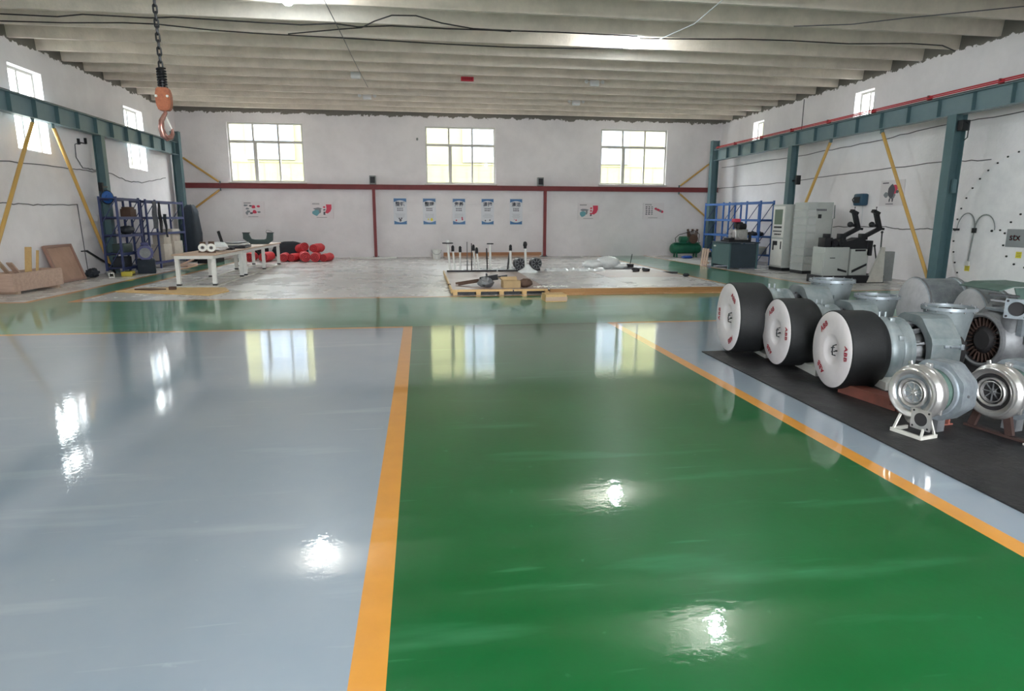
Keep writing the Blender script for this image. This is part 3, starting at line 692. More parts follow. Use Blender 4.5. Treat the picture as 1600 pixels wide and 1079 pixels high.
def turbo(loc, scale, angs, label):
    t = thing('turbocharger', label, 'turbocharger', loc, (0, 0, R(-7)), group='turbochargers with round silencers')
    t.scale = (scale,) * 3
    zc = .39 + .018
    X = (1, 0, 0); O = (0, 0, zc)
    g = G(); g.lathe([(.0, .378), (-.004, .372), (-.004, .16), (.0, .145), (.018, .12), (.03, .07), (.02, .045), (.02, 0)], O, X, 56)
    f = g.build('silencer_face', white_face, t)
    g = G(); g.lathe([(.002, .379), (.006, .389), (.03, .392), (.3, .392), (.35, .384), (.385, .355), (.385, .2)], O, X, 56); g.build('silencer_drum', drum_black, t)
    for a in angs:
        A = R(a); ca, sa = math.cos(A), math.sin(A); g = G()
        # face coordinates: u to the viewer's right (= -y), v up; letters run clockwise, tops outward
        def fn(px, py, d, ca=ca, sa=sa):
            rr = .27 + py; u = rr * ca + px * sa; v = rr * sa - px * ca
            return (-.0055 - abs(d), -u, zc + v)
        text_bm(g, 'ABB', .078, fn, .0012, 1.1, .0025); g.build('lettering', red_ink, f, smooth=False)
    g = G(); g.tube([(.03, -.03, zc - .055), (-.006, -.035, zc - .045), (-.01, -.035, zc), (-.006, -.035, zc + .045), (.03, -.03, zc + .055)], .006, 8); g.build('handle', black_iron, f)
    g = G()
    for k in range(4): q = 2 * PI * k / 4 + .5; g.cyl((.022, .03 * math.cos(q), zc + .03 * math.sin(q)), (.008, .03 * math.cos(q), zc + .03 * math.sin(q)), .006, n=6)
    g.cyl((.02, -.07, zc + .0), (.0, -.07, zc + .0), .008, n=8); g.build('face_bolts', black_iron, f)
    # compressor casing
    g = G(); g.lathe([(.37, .2), (.375, .26), (.4, .315), (.43, .332), (.47, .335), (.52, .33), (.545, .3), (.56, .29), (.58, .3), (.6, .325), (.645, .325), (.66, .3), (.67, .22), (.67, .0)], O, X, 48); g.build('compressor_casing', silver_blue, t)
    for q in (.9, 1.9, 2.6, 4.2):
        g = G(); g.box((.5, .33 * math.cos(q), zc + .33 * math.sin(q)), (.05, .05, .05), bev=.008); g.build('casing_lug', silver_blue, t)
    for q in (.44, .5):
        g = G(); g.cyl((q, .0, zc + .33), (q, 0, zc + .38), .012, n=8); g.build('casing_stud', silver_blue, t)
    # bearing housing with ribs
    g = G(); g.lathe([(.64, .21), (.66, .2), (.74, .17), (.8, .2), (.9, .235), (.96, .24), (.96, 0)], O, X, 36); g.build('bearing_housing', cast_grey, t)
    for k in range(10):
        q = 2 * PI * k / 10 + .2; g = G(); g.bar((.66, .2 * math.cos(q), zc + .2 * math.sin(q)), (.82, .26 * math.cos(q), zc + .26 * math.sin(q)), .02, .05, (0, math.cos(q), math.sin(q))); g.build('housing_rib', cast_grey, t, smooth=False)
    for k in range(14):
        q = 2 * PI * k / 14; g = G(); g.cyl((.655, .29 * math.cos(q), zc + .29 * math.sin(q)), (.7, .29 * math.cos(q), zc + .29 * math.sin(q)), .011, n=6); g.build('flange_bolt', cast_grey, t)
    # turbine cover
    g = G(); octa_cover(g, .76, 1.04, .36, .285)
    bmesh.ops.translate(g.bm, verts=g.bm.verts, vec=(0, 0, zc)); g.build('turbine_cover', silver_blue, t, angle=20)
    g = G(); g.torus((.785, 0, zc), X, .272, .014, 40, 8); g.build('inner_ring', silver, t)
    for z_ in (.1, -.1):
        g = G(); g.box((.95, -.37, zc + z_), (.16, .02, .03), bev=.004); g.box((1.03, -.38, zc + z_), (.03, .03, .05), bev=.004); g.cyl((.92, -.36, zc + z_), (.92, -.4, zc + z_), .009, n=8); g.build('cover_latch', silver, t)
    # gas outlet: cone standing behind the cover
    fx = 1.2; fy = .1; zb = .14
    g = G(); g.lathe([(0, 0), (0, .12), (.1, .125), (.3, .16), (.55, .2), (.67, .222), (.67, .205), (.5, .18), (.2, .12), (.2, 0)], (fx, fy, zb), (0, 0, 1), 44); oc = g.build('outlet_cone', silver_blue, t)
    g = G(); g.lathe([(.655, .2), (.5, .172), (.3, .13), (.25, 0)], (fx, fy, zb), (0, 0, 1), 40); g.build('bore_shade', dark_hole, oc)  # dark liner, paints the shade inside the cone
    g = G(); g.lathe([(.66, .21), (.66, .242), (.69, .242), (.69, .21)], (fx, fy, zb), (0, 0, 1), 44, closed=True); g.build('outlet_flange', silver, oc)
    for k in range(12):
        q = 2 * PI * k / 12; g = G(); g.cyl((fx + .228 * math.cos(q), fy + .228 * math.sin(q), zb + .645), (fx + .228 * math.cos(q), fy + .228 * math.sin(q), zb + .702), .008, n=6); g.build('flange_bolt', cast_grey, oc)
    g = G(); g.box((fx - .06, fy - .2, zb + .42), (.12, .03, .02)); g.box((fx - .06, fy - .2, zb + .5), (.02, .02, .06)); g.build('outlet_bracket', silver_blue, t)
    g = G(); g.pipe((fx - .02, fy - .12, .17), (fx - .02, fy - .24, .17), .06, .04, 20); g.build('drain_port', silver_blue, t)
    # casing body below and feet
    g = G(); g.lathe([(.9, .0), (.9, .2), (1.1, .2), (1.24, .16), (1.24, 0)], O, X, 32); g.build('turbine_body', dark_hole, t)
    g = G(); g.prism([(-.3, 0), (.3, 0), (.2, .2), (-.2, .2)], .9, 1.2, 'yz'); g.build('foot', silver_blue, t, smooth=False)
    return t
T1 = turbo((3.83, 7.51, MZ), 1.12, (58, 180, 300), 'turbocharger farthest along the row, black silencer with white face')
T2 = turbo((4.03, 6.72, MZ), .99, (125, 5, 240), 'middle turbocharger of the row, its white face overlapping the next')
T3 = turbo((4.02, 5.69, MZ), 1.0, (130, 2, 232), 'nearest large turbocharger, black silencer above the red steel beam')
for x, y, w, d, h, lab, rz in ((4.42, 6.42, .34, .5, .12, 'white block wedged under the middle silencer', -8), (4.33, 7.3, .3, .4, .06, 'white block under the farthest black silencer', -8), (4.5, 5.42, .36, .42, .1, 'white cradle block on the red beam', -8)):
    g = G(); hh = h; z0 = MZ if y > 6 else MZ + .1
    g.prism([(-w / 2, 0), (w / 2, 0), (w / 2, hh), (w * .1, hh), (-w / 2, hh * .75)], -d / 2, d / 2, 'xz')
    tag(g.build('support_block', white_paint, smooth=False, loc=(x, y, z0), rot=(0, 0, R(rz))), lab, 'block', 'white support blocks')
t = thing('steel_beam', 'rusty red steel beam lying on the mat under the nearest silencer', 'steel beam', (4.22, 5.05, MZ), (0, 0, R(-82)))
g = G(); g.bx(-.55, .55, -.07, .07, 0, .012); g.bx(-.55, .55, -.07, .07, .088, .1); g.bx(-.55, .55, .02, .035, .012, .088); g.build('channel', rust, t, smooth=False)
g = G(); g.bx(-.55, .12, -.085, -.07, 0, .1); g.bx(.14, .55, -.085, -.07, 0, .1); g.cyl((.06, -.086, .06), (.06, -.1, .06), .014); g.build('side_plate', rust, t, smooth=False)

def small_turbo(loc, rz, label, dark, flange):
    t = thing('small_turbocharger', label, 'turbocharger', loc, (0, 0, R(rz)), group='small turbochargers at the mat edge'); t.scale = (.52, .95, .95)
    zc = .36; X = (1, 0, 0); O = (0, 0, zc); sm = silver_bright
    g = G(); g.lathe([(.05, .155), (.02, .165), (0, .185), (-.004, .197), (.006, .207), (.03, .208), (.05, .2), (.07, .205), (.1, .226), (.14, .236), (.18, .232), (.2, .222), (.215, .226), (.25, .226), (.262, .205), (.275, .2), (.285, .18), (.285, 0)], O, X, 56); g.build('compressor_volute', sm, t)
    g = G(); g.lathe([(.02, .165), (.05, .158), (.075, .13), (.085, .118), (.085, .0)], O, X, 48); g.build('inlet_recess', dark_hole if dark else silver, t)
    g = G(); g.lathe([(.08, .122), (.02, .122), (.012, .116), (.02, .108), (.08, .1)], O, X, 48); g.lathe([(.08, .092), (.035, .092), (.03, .086), (.08, .078)], O, X, 40); g.build('inlet_ring', sm, t)
    g = G(); g.lathe([(.06, 0), (.06, .012), (.075, .02), (.084, .03)], O, X, 16)
    for k in range(8):
        q = 2 * PI * k / 8; g.box((.072, .048 * math.cos(q), zc + .048 * math.sin(q)), (.022, .062, .006), rot=(q, 0, .0))
    g.build('impeller', cast_grey if dark else sm, t)
    g = G()
    for k in range(4): q = 2 * PI * k / 4 + .8; g.bar((.07, .095 * math.cos(q), zc + .095 * math.sin(q)), (.07, .125 * math.cos(q), zc + .125 * math.sin(q)), .014, .03)
    g.build('inlet_strut', sm, t)
    g = G(); g.box((.2, -.05, zc + .235), (.07, .05, .04), bev=.01); g.box((.22, -.17, zc - .12), (.03, .06, .07), bev=.008); g.cyl((.235, .12, zc + .2), (.235, .13, zc + .235), .02); g.build('casing_lug', sm, t)
    if flange:
        cy, cz = -.12, .165; s = .085
        g = G(); g.tube([(.17, .02, zc - .2), (.1, -.06, cz + .02), (.04, cy, cz), (.0, cy, cz)], [.09, .08, .068, .066], 20); g.build('outlet_duct', sm, t)
        g = G(); q = [(s * a, s * b_) for a, b_ in ((-1, -.8), (-.8, -1), (.8, -1), (1, -.8), (1, .8), (.8, 1), (-.8, 1), (-1, .8))]
        n = 32; o0 = []; 
        def sqr(a): return s / max(abs(math.cos(a)), abs(math.sin(a)))
        A = [2 * PI * k / n for k in range(n)]
        rings = [[g.bm.verts.new((x, cy + f(a) * math.cos(a), cz + f(a) * math.sin(a))) for a in A] for x, f in ((.03, lambda a: .055), (-.012, lambda a: .055), (-.012, lambda a: min(sqr(a), s * 1.38)), (.012, lambda a: min(sqr(a), s * 1.38)), (.012, lambda a: .05))]
        for P, Q in zip(rings, rings[1:]):
            for k in range(n): g._f([P[k], P[(k + 1) % n], Q[(k + 1) % n], Q[k]])
        fl = g.build('outlet_flange', sm, t, angle=25)
        g = G(); g.cyl((-.0125, cy, cz), (-.002, cy, cz), .0548, n=32); g.build('bore_shade', dark_hole, fl)
        g = G()
        for a in (-1, 1):
            for b_ in (-1, 1): g.cyl((-.0135, cy + a * s * .76, cz + b_ * s * .76), (-.0105, cy + a * s * .76, cz + b_ * s * .76), .009, n=12)
        g.build('bolt_hole_shade', dark_hole, fl)
    # bearing section
    g = G(); g.lathe([(.27, .19), (.3, .16), (.34, .13), (.42, .13), (.45, .165), (.47, .19), (.47, 0)], O, X, 36); g.build('bearing_housing', cast_green, t)
    g = G()
    for k in range(9): q = 2 * PI * k / 9; g.cyl((.285, .175 * math.cos(q), zc + .175 * math.sin(q)), (.36, .175 * math.cos(q), zc + .175 * math.sin(q)), .013, n=6); g.box((.39, .15 * math.cos(q), zc + .15 * math.sin(q)), (.09, .03, .05), rot=(q, 0, 0))
    g.build('housing_bolt', cast_green, t)
    g = G(); g.lathe([(.45, .19), (.46, .215), (.49, .22), (.5, .205), (.52, .205), (.53, .0)], O, X, 40); g.build('turbine_flange', silver, t)
    g = G(); octa_cover(g, .49, .8, .248, .212); bmesh.ops.translate(g.bm, verts=g.bm.verts, vec=(0, 0, zc)); g.build('turbine_cover', silver, t, angle=24)
    g = G(); g.cyl((.6, -.24, zc), (.6, -.262, zc), .012, n=6); g.build('cover_stud', cast_grey, t)
    # stand
    if flange:
        g = G(); st = pale_steel
        g.bx(-.05, .3, -.16, -.14, 0, .03); g.bx(-.05, -.01, -.139, .1, 0, .03); g.bx(-.05, .3, .101, .12, 0, .03)
        g.bar((-.03, .1, .02), (.06, .07, zc - .16), .02, .015); g.bar((.26, -.15, .02), (.16, -.12, zc - .16), .02, .015); g.bar((-.03, -.15, .02), (.0, -.15, cz - .06), .02, .015)
        g.build('stand', st, t, smooth=False)
    else:
        g = G(); g.bx(.12, .22, -.3, .22, 0, .02)
        for y_ in (-.11, .12): g.bar((.17, y_ * 1.4, .02), (.17, y_, zc - .17), .06, .06)
        g.build('stand', rust_dark, t, smooth=False)
        g = G(); g.bx(.05, .35, -.4, -.3, 0, .012); g.build('stand_plate', pale_steel, t, smooth=False)
    g = G(); g.bar((.62, .0, .0), (.62, 0, zc - .2), .16, .12); g.build('rear_leg', cast_grey, t, smooth=False)
    return t
small_turbo((3.79, 4.35, MZ), 13, 'small silver turbocharger on a pale stand, square outlet flange facing out', False, True)
small_turbo((4.43, 4.29, MZ), 10, 'small silver turbocharger on rusty legs, dark inlet, cut by the frame', True, False)

# ------------------------------------------------------------------ second row of machines
def barrel(loc, rz, r, L, label, name='rotor_casing'):
    t = thing(name, label, 'casing', loc, (0, 0, R(rz))); X = (1, 0, 0); O = (0, 0, r + .02)
    g = G(); g.lathe([(0, 0), (0, r * .3), (.02, r * .62), (.05, r * .9), (.07, r * .97)], O, X, 44); g.build('end_face', barrel_face, t)
    g = G(); g.lathe([(.07, r * .95), (.08, r), (.13, r), (.14, r * .97), (L * .55, r * .97), (L * .56, r), (L * .62, r), (L * .63, r * .9), (L * .8, r * .84), (L, r * .7), (L, 0)], O, X, 44); g.build('casing_shell', silver, t)
    g = G(); g.torus((.1, 0, r + .02), X, r, .012, 44, 8); g.torus((L * .59, 0, r + .02), X, r, .012, 44, 8)
    g.build('flange_band', cast_grey, t)
    g = G(); g.prism([(-r * .7, -.02), (r * .7, -.02), (r * .5, .18), (-r * .5, .18)], L * .25, L * .4, 'yz'); g.prism([(-r * .7, -.02), (r * .7, -.02), (r * .5, .18), (-r * .5, .18)], L * .7, L * .8, 'yz')
    bmesh.ops.translate(g.bm, verts=g.bm.verts, vec=(0, 0, .02)); g.build('foot', cast_grey, t, smooth=False)
    return t
barrel((7.2, 8.55, 0), -9, .41, 1.1, 'pale barrel casing standing behind the middle outlet cone')
barrel((7.3, 7.65, MZ), -12, .37, .7, 'pink-grey barrel casing behind the nearest outlet cone')

def ring_flange(g, c, s, rb, dx=.02, n=32):
    A = [2 * PI * k / n for k in range(n)]
    def sqr(a): return min(s / max(abs(math.cos(a)), abs(math.sin(a))), s * 1.38)
    rings = [[g.bm.verts.new((c[0] + x, c[1] + f(a) * math.cos(a), c[2] + f(a) * math.sin(a))) for a in A] for x, f in ((dx, lambda a: rb), (-dx, lambda a: rb), (-dx, sqr), (dx, sqr), (dx, lambda a: rb))]
    for P, Q in zip(rings, rings[1:]):
        for k in range(n): g._f([P[k], P[(k + 1) % n], Q[(k + 1) % n], Q[k]])
t = thing('turbine_housing', 'open turbine housing with dark blade ring facing the aisle', 'turbine', (5.98, 6.0, MZ), (0, 0, R(-2)))
zc = .4; X = (1, 0, 0); O = (0, 0, zc)
g = G(); g.lathe([(0, .25), (-.01, .27), (0, .29), (.03, .295), (.05, .27), (.1, .3), (.16, .34), (.4, .36), (.6, .3), (.6, 0)], O, X, 44); g.build('housing_shell', cast_grey, t)
g = G(); g.lathe([(.03, .27), (.07, .25), (.09, 0)], O, X, 40); g.build('recess', dark_hole, t)
for k in range(26):
    q = 2 * PI * k / 26; g = G(); g.box((.055, .2 * math.cos(q), zc + .2 * math.sin(q)), (.05, .1, .01), rot=(q, 0, 0)); g.build('blade', blade_brown, t, smooth=False)
g = G(); g.lathe([(.02, 0), (.02, .1), (.06, .15), (.08, .15)], O, X, 32); g.build('hub_disc', dark_hole, t)
g = G(); g.lathe([(0, .1), (.1, .12), (.22, .06), (.34, .035)], (.3, -.3, zc + .33), (-.3, -.2, -1), 20); g.build('casting_rib', cast_grey, t)
g = G(); g.bx(.1, .55, -.35, .1, zc + .32, zc + .345); g.bx(.12, .16, -.36, -.3, zc + .1, zc + .32); g.build('top_plate', silver, t, smooth=False)
g = G(); g.prism([(-.3, 0), (.3, 0), (.24, .2), (-.24, .2)], .1, .5, 'yz'); g.build('foot', dark_hole, t, smooth=False)

fc = Vector((.03, -.36, .79)); Mr = Matrix.Translation(fc) @ Matrix.Rotation(R(40), 4, 'Z')
g = G(); ring_flange(g, (-.02, 0, 0), .1, .072); g.bm.transform(Mr); fl = g.build('inlet_flange', silver, t, angle=25)
for a in (-1, 1):
    for b_ in (-1, 1):
        g = G(); g.cyl((-.045, a * .078, b_ * .078), (-.038, a * .078, b_ * .078), .012, n=10); g.bm.transform(Mr); g.build('bolt_hole_shade', dark_hole, fl)
g = G(); g.lathe([(-.008, .0), (-.012, .0719), (.0, .0719)], (0, 0, 0), (1, 0, 0), 24); g.bm.transform(Mr); g.build('bore_shade', dark_hole, fl)
g = G(); g.tube([(.01, 0, 0), (.12, 0, -.01), (.2, .03, -.1), (.22, .06, -.3)], [.085, .09, .1, .12], 22); g.bm.transform(Mr); g.build('inlet_elbow', cast_grey, t)
g = G(); g.prism([(-.12, .44), (.1, .44), (.1, .66), (-.12, .66)], .5, .52, 'yz'); g.build('side_lug', cast_green, t, smooth=False)
t = thing('ring_casing', 'grey casing with a round ring opening, cut off by the frame', 'casing', (6.42, 5.05, MZ), (0, 0, R(28)))
g = G(); g.lathe([(0, 0), (0, .28), (.04, .31), (.3, .33), (.6, .3), (.6, 0)], (.0, 0, .4), (1, 0, 0), 40); g.build('casing_body', cast_grey, t)
g = G(); g.lathe([(-.02, .2), (-.03, .24), (-.03, .28), (-.001, .3), (-.001, .2)], (.0, 0, .4), (1, 0, 0), 40, closed=True); g.build('casing_ring', silver, t)
g = G(); g.cyl((-.004, 0, .4), (-.012, 0, .4), .2, n=36); g.build('opening_shade', dark_hole, t)
g = G(); g.prism([(-.28, 0), (.28, 0), (.2, .2), (-.2, .2)], .1, .5, 'yz'); g.build('foot', dark_hole, t, smooth=False)

t = thing('sheet_hood', 'bent green-grey sheet metal hood propped open above the machines', 'hood', (6.72, 6.8, -.04), (0, 0, R(-10)))
g = G()
def strip(pts, w0, w1, th=.012):
    for (a, za), (b_, zb) in zip(pts, pts[1:]):
        g.bar((a, (w0 + w1) / 2, za), (b_, (w0 + w1) / 2, zb), abs(w1 - w0), th, (0, 0, 1))
strip([(-.06, .92), (.1, .97), (.5, .98), (.9, .86), (1.2, .6)], -.35, .35); g.build('hood_sheet', cast_green, t, smooth=False)
g = G(); g.prism([(.12, .08), (1.15, .08), (1.18, .59), (.9, .845), (.5, .965), (.12, .955), (.22, .7)], -.345, -.33, 'xz'); g.build('hood_side', cast_green, t, smooth=False)
g = G(); g.prism([(.0, .05), (1.0, .05), (1.0, .6), (.4, .78), (.1, .5)], -.28, .3, 'xz'); g.build('inner_casing', cast_grey, t, smooth=False)
for k in range(4):
    g = G(); g.bar((-.1 + .03 * k, -.25, .88 - .07 * k), (.16 + .02 * k, -.38, .86 - .08 * k), .06, .02); g.build('louvre', cast_grey if k % 2 else black_iron, t, smooth=False)

# ------------------------------------------------------------------ wall by the machines: round plate, sign, lamp arms, boxes
t = thing('round_plate', 'huge round white plate bolted to the wall beside the nearest column', 'wall plate', (XR - .062, 12.69, 0))
RC, RR = 1.32, 1.94
def circ(r, n=96): 
    return [(r * math.cos(2 * PI * k / n), max(.0, RC + r * math.sin(2 * PI * k / n))) for k in range(n)]
g = G(); g.prism(circ(RR), -.01, .05, 'yz'); g.build('plate', mat('plate_white', (240, 238, 240), .55, var=.5, vscale=2, rgb2=(214, 212, 216), bump=.2, bscale=9), t)
for k in range(44):
    q = 2 * PI * k / 44 + .05; z = RC + RR * .985 * math.sin(q)
    if z > .05:
        g = G(); g.cyl((-.03, RR * .985 * math.cos(q), z), (-.009, RR * .985 * math.cos(q), z), .022, n=6); g.build('rim_bolt', black, t)
for k in range(14):
    q = 2 * PI * k / 14 + .2; g = G(); g.cyl((-.03, -.12 + .62 * math.cos(q), 1.25 + .62 * math.sin(q)), (-.009, -.12 + .62 * math.cos(q), 1.25 + .62 * math.sin(q)), .024, n=6); g.build('inner_bolt', black, t)
g = G(); g.cyl((-.03, .84, 1.42), (-.009, .84, 1.42), .03, n=6); g.cyl((-.03, .62, 1.44), (-.009, .62, 1.44), .022, n=6); g.build('inner_bolt', black, t)
t = thing('name_board', 'grey board with dark red lettering on the round plate', 'sign', (XR - .084, 12.45, 1.27))
g = G(); g.bx(-.012, .01, -.72, .66, -.2, .2, bev=.004); g.build('board_panel', sign_grey, t)
g = G(); text_bm(g, 'stx', .23, lambda a, b_, d: (-.0135 - abs(d), .44 - a, b_ + .02), .001, .98, .002); g.build('lettering', mat('dark_red_ink', (178, 40, 58), .5), t, smooth=False)
g = G(); text_bm(g, 'en', .13, lambda a, b_, d: (-.0135 - abs(d), .12 - a, b_ - .03), .001); g.build('lettering', ink_dark, t, smooth=False)
for y_, z_, lab in ((14.08, .5, 'yellow paper tag under the lamp arm on the round plate'), (12.75, .9, 'yellow paper tag below the grey name board')):
    g = G(); g.bx(-.003, .003, -.07, .07, -.07, .07)
    t = thing('paper_tag', lab, 'tag', (XR - .077, y_, z_)); g.build('tag_sheet', yellow_tag, t, smooth=False)
    g = G()
    for k in range(3): g.bx(-.005, -.0031, -.05, .05, -.04 + .035 * k, -.03 + .035 * k)
    g.build('tag_lines', ink_dark, t, smooth=False)
t = thing('double_arm_pipe', 'thin upright pipe splitting into two curved arms on the round plate', 'pipe', (XR - .12, 14.0, .62))
g = G(); g.tube([(0, .04, 0), (0, 0, .55), (0, -.02, .8)], .016, 10); g.build('upright', grey_mid, t)
for s, sp, h_ in ((1, .26, .42), (-1, .28, .38)):
    pts = []
    for k in range(15):
        a = PI * k / 14; pts.append((0, -.02 + s * (sp - sp * math.cos(a)), .82 + h_ * math.sin(a) * (1 - .12 * k / 14)))
    g = G(); g.tube(pts, [.016 - .006 * k / 14 for k in range(15)], 10); g.build('curved_arm', grey_mid, t)
g = G(); g.bx(-.03, .03, -.06, .03, .74, .86, bev=.006); g.build('joint_clamp', black, t)
g = G(); g.bx(-.04, .04, .46, .58, .79, .84); g.build('arm_nozzle', black, t)
g = G(); g.bx(-.02, .02, -.01, .08, -.06, .06); g.build('foot_socket', white_paint, t)
t = thing('wall_box', 'dark blue rounded box on the wall above the balancing machine', 'box', (XR, 18.22, 2.08))
g = G(); g.bx(-.24, 0, -.2, .2, 0, .36, bev=.05); g.build('housing', mat('petrol_box', (40, 76, 100), .4), t)
g = G(); g.tube([(-.2, .16, .3), (-.27, .18, .18), (-.2, .16, .04)], .018); g.bx(-.255, -.24, -.12, .12, .08, .26); g.build('front_trim', black, t)
g = G(); g.tube([(-.03, 0, 0), (-.02, 0, -.6)], .008); g.build('cord', cable_white, t)
t = thing('machine_poster', 'white poster of a grey and red machine behind the yellow brace', 'poster', (XR - .02, 17.05, 2.42))
g = G(); g.bx(-.012, .01, -.47, .47, -.36, .36); g.build('sheet', board_white, t, smooth=False)
rng = random.Random(4)
for cy, cz, sy, sz, m_ in ((.02, .05, .16, .2, ink_dark), (-.1, .1, .13, .14, ink_red), (.22, -.05, .1, .09, ink_grey), (-.02, -.08, .14, .1, ink_grey), (.06, -.2, .03, .07, ink_dark), (-.06, -.2, .03, .07, ink_dark), (-.22, .03, .06, .05, ink_dark)):
    g = G(); g.prism([(cy + sy * math.cos(2 * PI * k / 11) * rng.uniform(.75, 1.1), cz + sz * math.sin(2 * PI * k / 11) * rng.uniform(.75, 1.1)) for k in range(11)], -.014 - rng.uniform(0, .002), -.0125, 'yz'); g.build('print', m_, t, smooth=False)
g = G(); g.bx(-.014, -.0125, .15, .4, .27, .3); g.bx(-.014, -.0125, -.1, .2, -.32, -.3); g.build('caption_lines', ink_dark, t, smooth=False)

# ------------------------------------------------------------------ control cabinets, balancing machine
t = thing('control_cabinet', 'tall pale grey control cabinet with a screen on its aisle side', 'cabinet', (12.02, 19.88, 0))
g = G(); g.bx(-.32, .33, -.36, .42, 0, .1); g.build('plinth', black, t, smooth=False)
g = G(); g.bx(-.32, .33, -.36, .42, .1, 2.14, bev=.008); g.build('body', grey_metal, t)
g = G(); g.bx(-.335, -.321, -.3, .36, .16, 1.02, bev=.004); d = g.build('door', white_paint, t)
g = G(); g.bx(-.35, -.336, -.24, -.2, .7, .95); g.build('handle', black, d, smooth=False)
g = G(); g.bx(-.34, -.321, -.3, .36, 1.08, 2.08, bev=.004); d = g.build('operator_panel', white_paint, t)
g = G(); g.bx(-.348, -.341, -.2, .26, 1.5, 1.98); g.build('screen', screen_m, d, smooth=False)
g = G()
for k in range(6): g.cyl((-.341, -.18 + .085 * k, 1.28), (-.36, -.18 + .085 * k, 1.28), .022, n=14)
for k in range(4): g.cyl((-.341, -.15 + .1 * k, 1.18), (-.365, -.15 + .1 * k, 1.18), .025, n=14)
g.bx(-.347, -.341, -.2, .26, 1.38, 1.44); g.build('button', black, d)
g = G(); g.bx(-.35, -.336, .0, .26, .82, .96); g.bx(-.35, -.336, .2, .26, .66, .82); g.build('keyboard_slot', black, t, smooth=False)
t = thing('wrapped_cabinet', 'tall grey electrical cabinet still wrapped in clear plastic', 'cabinet', (12.1, 18.68, 0))
g = G(); g.bx(-.4, .45, -.32, .36, 0, .1); g.build('plinth', black, t, smooth=False)
g = G(); g.bx(-.4, .45, -.32, .36, .1, 2.18, bev=.008); g.build('body', grey_metal, t)
g = G(); g.bx(-.36, .41, -.335, -.321, .16, 2.12, bev=.004); d = g.build('door', grey_metal, t)
g = G(); g.bx(-.05, .06, -.345, -.336, 1.7, 1.82); g.build('switch', black, d, smooth=False)
g = G()
for k in range(7): g.bx(-.12 + .05 * k, -.085 + .05 * k, -.34, -.336, 1.92, 1.98)
g.build('lettering', ink_dark, d, smooth=False)
g = G(); g.bx(.0, .12, -.35, -.336, .52, .62); g.build('vent_louvre', grey_mid, d, smooth=False)
g = G(); n = 8
for i in range(9):
    z0 = .1 + i * .235
    for (xa, ya), (xb, yb) in (((-.412, -.33), (-.412, .37)), ((-.412, .37), (.1, .37)), ((-.412, -.347), (-.1, -.347))):
        g.quad((xa, ya, z0), (xb, yb, z0), (xb, yb, z0 + .2), (xa, ya, z0 + .2))
for v in g.bm.verts: v.co += Vector((random.uniform(-.006, 0), random.uniform(-.006, 0), 0))
g.build('plastic_wrap', clear_wrap, t, smooth=False)
g = G(); g.tube([(.5, -.3, 2.1), (.52, -.3, 1.7), (.46, -.3, 1.68), (.45, -.32, 1.2), (.47, -.3, .3)], .02); g.build('conduit', grey_mid, t)

t = thing('balancing_machine', 'grey balancing machine with black roller arms raised on top', 'machine', (11.45, 15.85, 0))
g = G(); g.bx(-.95, .85, -.3, .4, 0, .2, bev=.01); g.build('bed', black_iron, t)
g = G(); g.bx(-.9, -.2, -.25, .3, .2, .95, bev=.012); g.bx(-.93, -.9, -.22, .2, .25, .8); a = g.build('pedestal', grey_metal, t)
g = G(); g.bx(-.75, -.6, -.256, -.25, .66, .68); g.prism([(-.5, .4), (-.24, .33), (-.24, .28), (-.5, .34)], -.262, -.25, 'xz'); g.build('panel_marks', black, a, smooth=False)
g = G(); g.bx(-.12, .4, -.2, .3, .2, .9, bev=.012); a = g.build('pedestal', grey_metal, t)
g = G(); g.prism([(-.05, .34), (.36, .52), (.36, .46), (-.05, .27)], -.215, -.2, 'xz'); g.bx(-.0, .3, -.21, -.2, .84, .89); g.build('panel_marks', black, a, smooth=False)
g = G(); g.prism([(.35, 0.02), (.82, 0.02), (.78, .95), (.7, .95)], -.32, -.25, 'xz'); g.bx(.4, .8, -.34, -.32, .2, .24); g.build('side_plate', pale_steel, t, smooth=False)
g = G(); g.bx(.95, 1.3, -.05, .1, .02, .82, bev=.01); g.build('meter_box', grey_mid, t)
for x_ in (-.62, -.38): 
    g = G(); g.cyl((x_, -.2, 1.06), (x_, .1, 1.06), .11, n=28); g.cyl((x_, -.22, 1.06), (x_, -.2, 1.06), .04, n=16); g.build('roller', black_iron, t)
g = G(); g.bx(-.9, -.68, -.2, .1, .95, 1.2, bev=.01); g.bx(-.82, -.72, -.15, .05, 1.2, 1.3, bev=.01); g.build('end_stop', black_iron, t)
g = G(); g.prism([(-.3, .93), (-.28, 1.1), (-.1, 1.13), (.08, 1.2), (.2, 1.18), (.32, 1.08), (.42, 1.1), (.44, .93), (.3, .9), (-.1, .9)], -.18, .12, 'xz'); g.build('clamp_block', black_iron, t, smooth=False)
g = G(); g.bx(.34, .5, -.2, .12, .72, 1.12, bev=.01); g.build('clamp_head', black_iron, t)
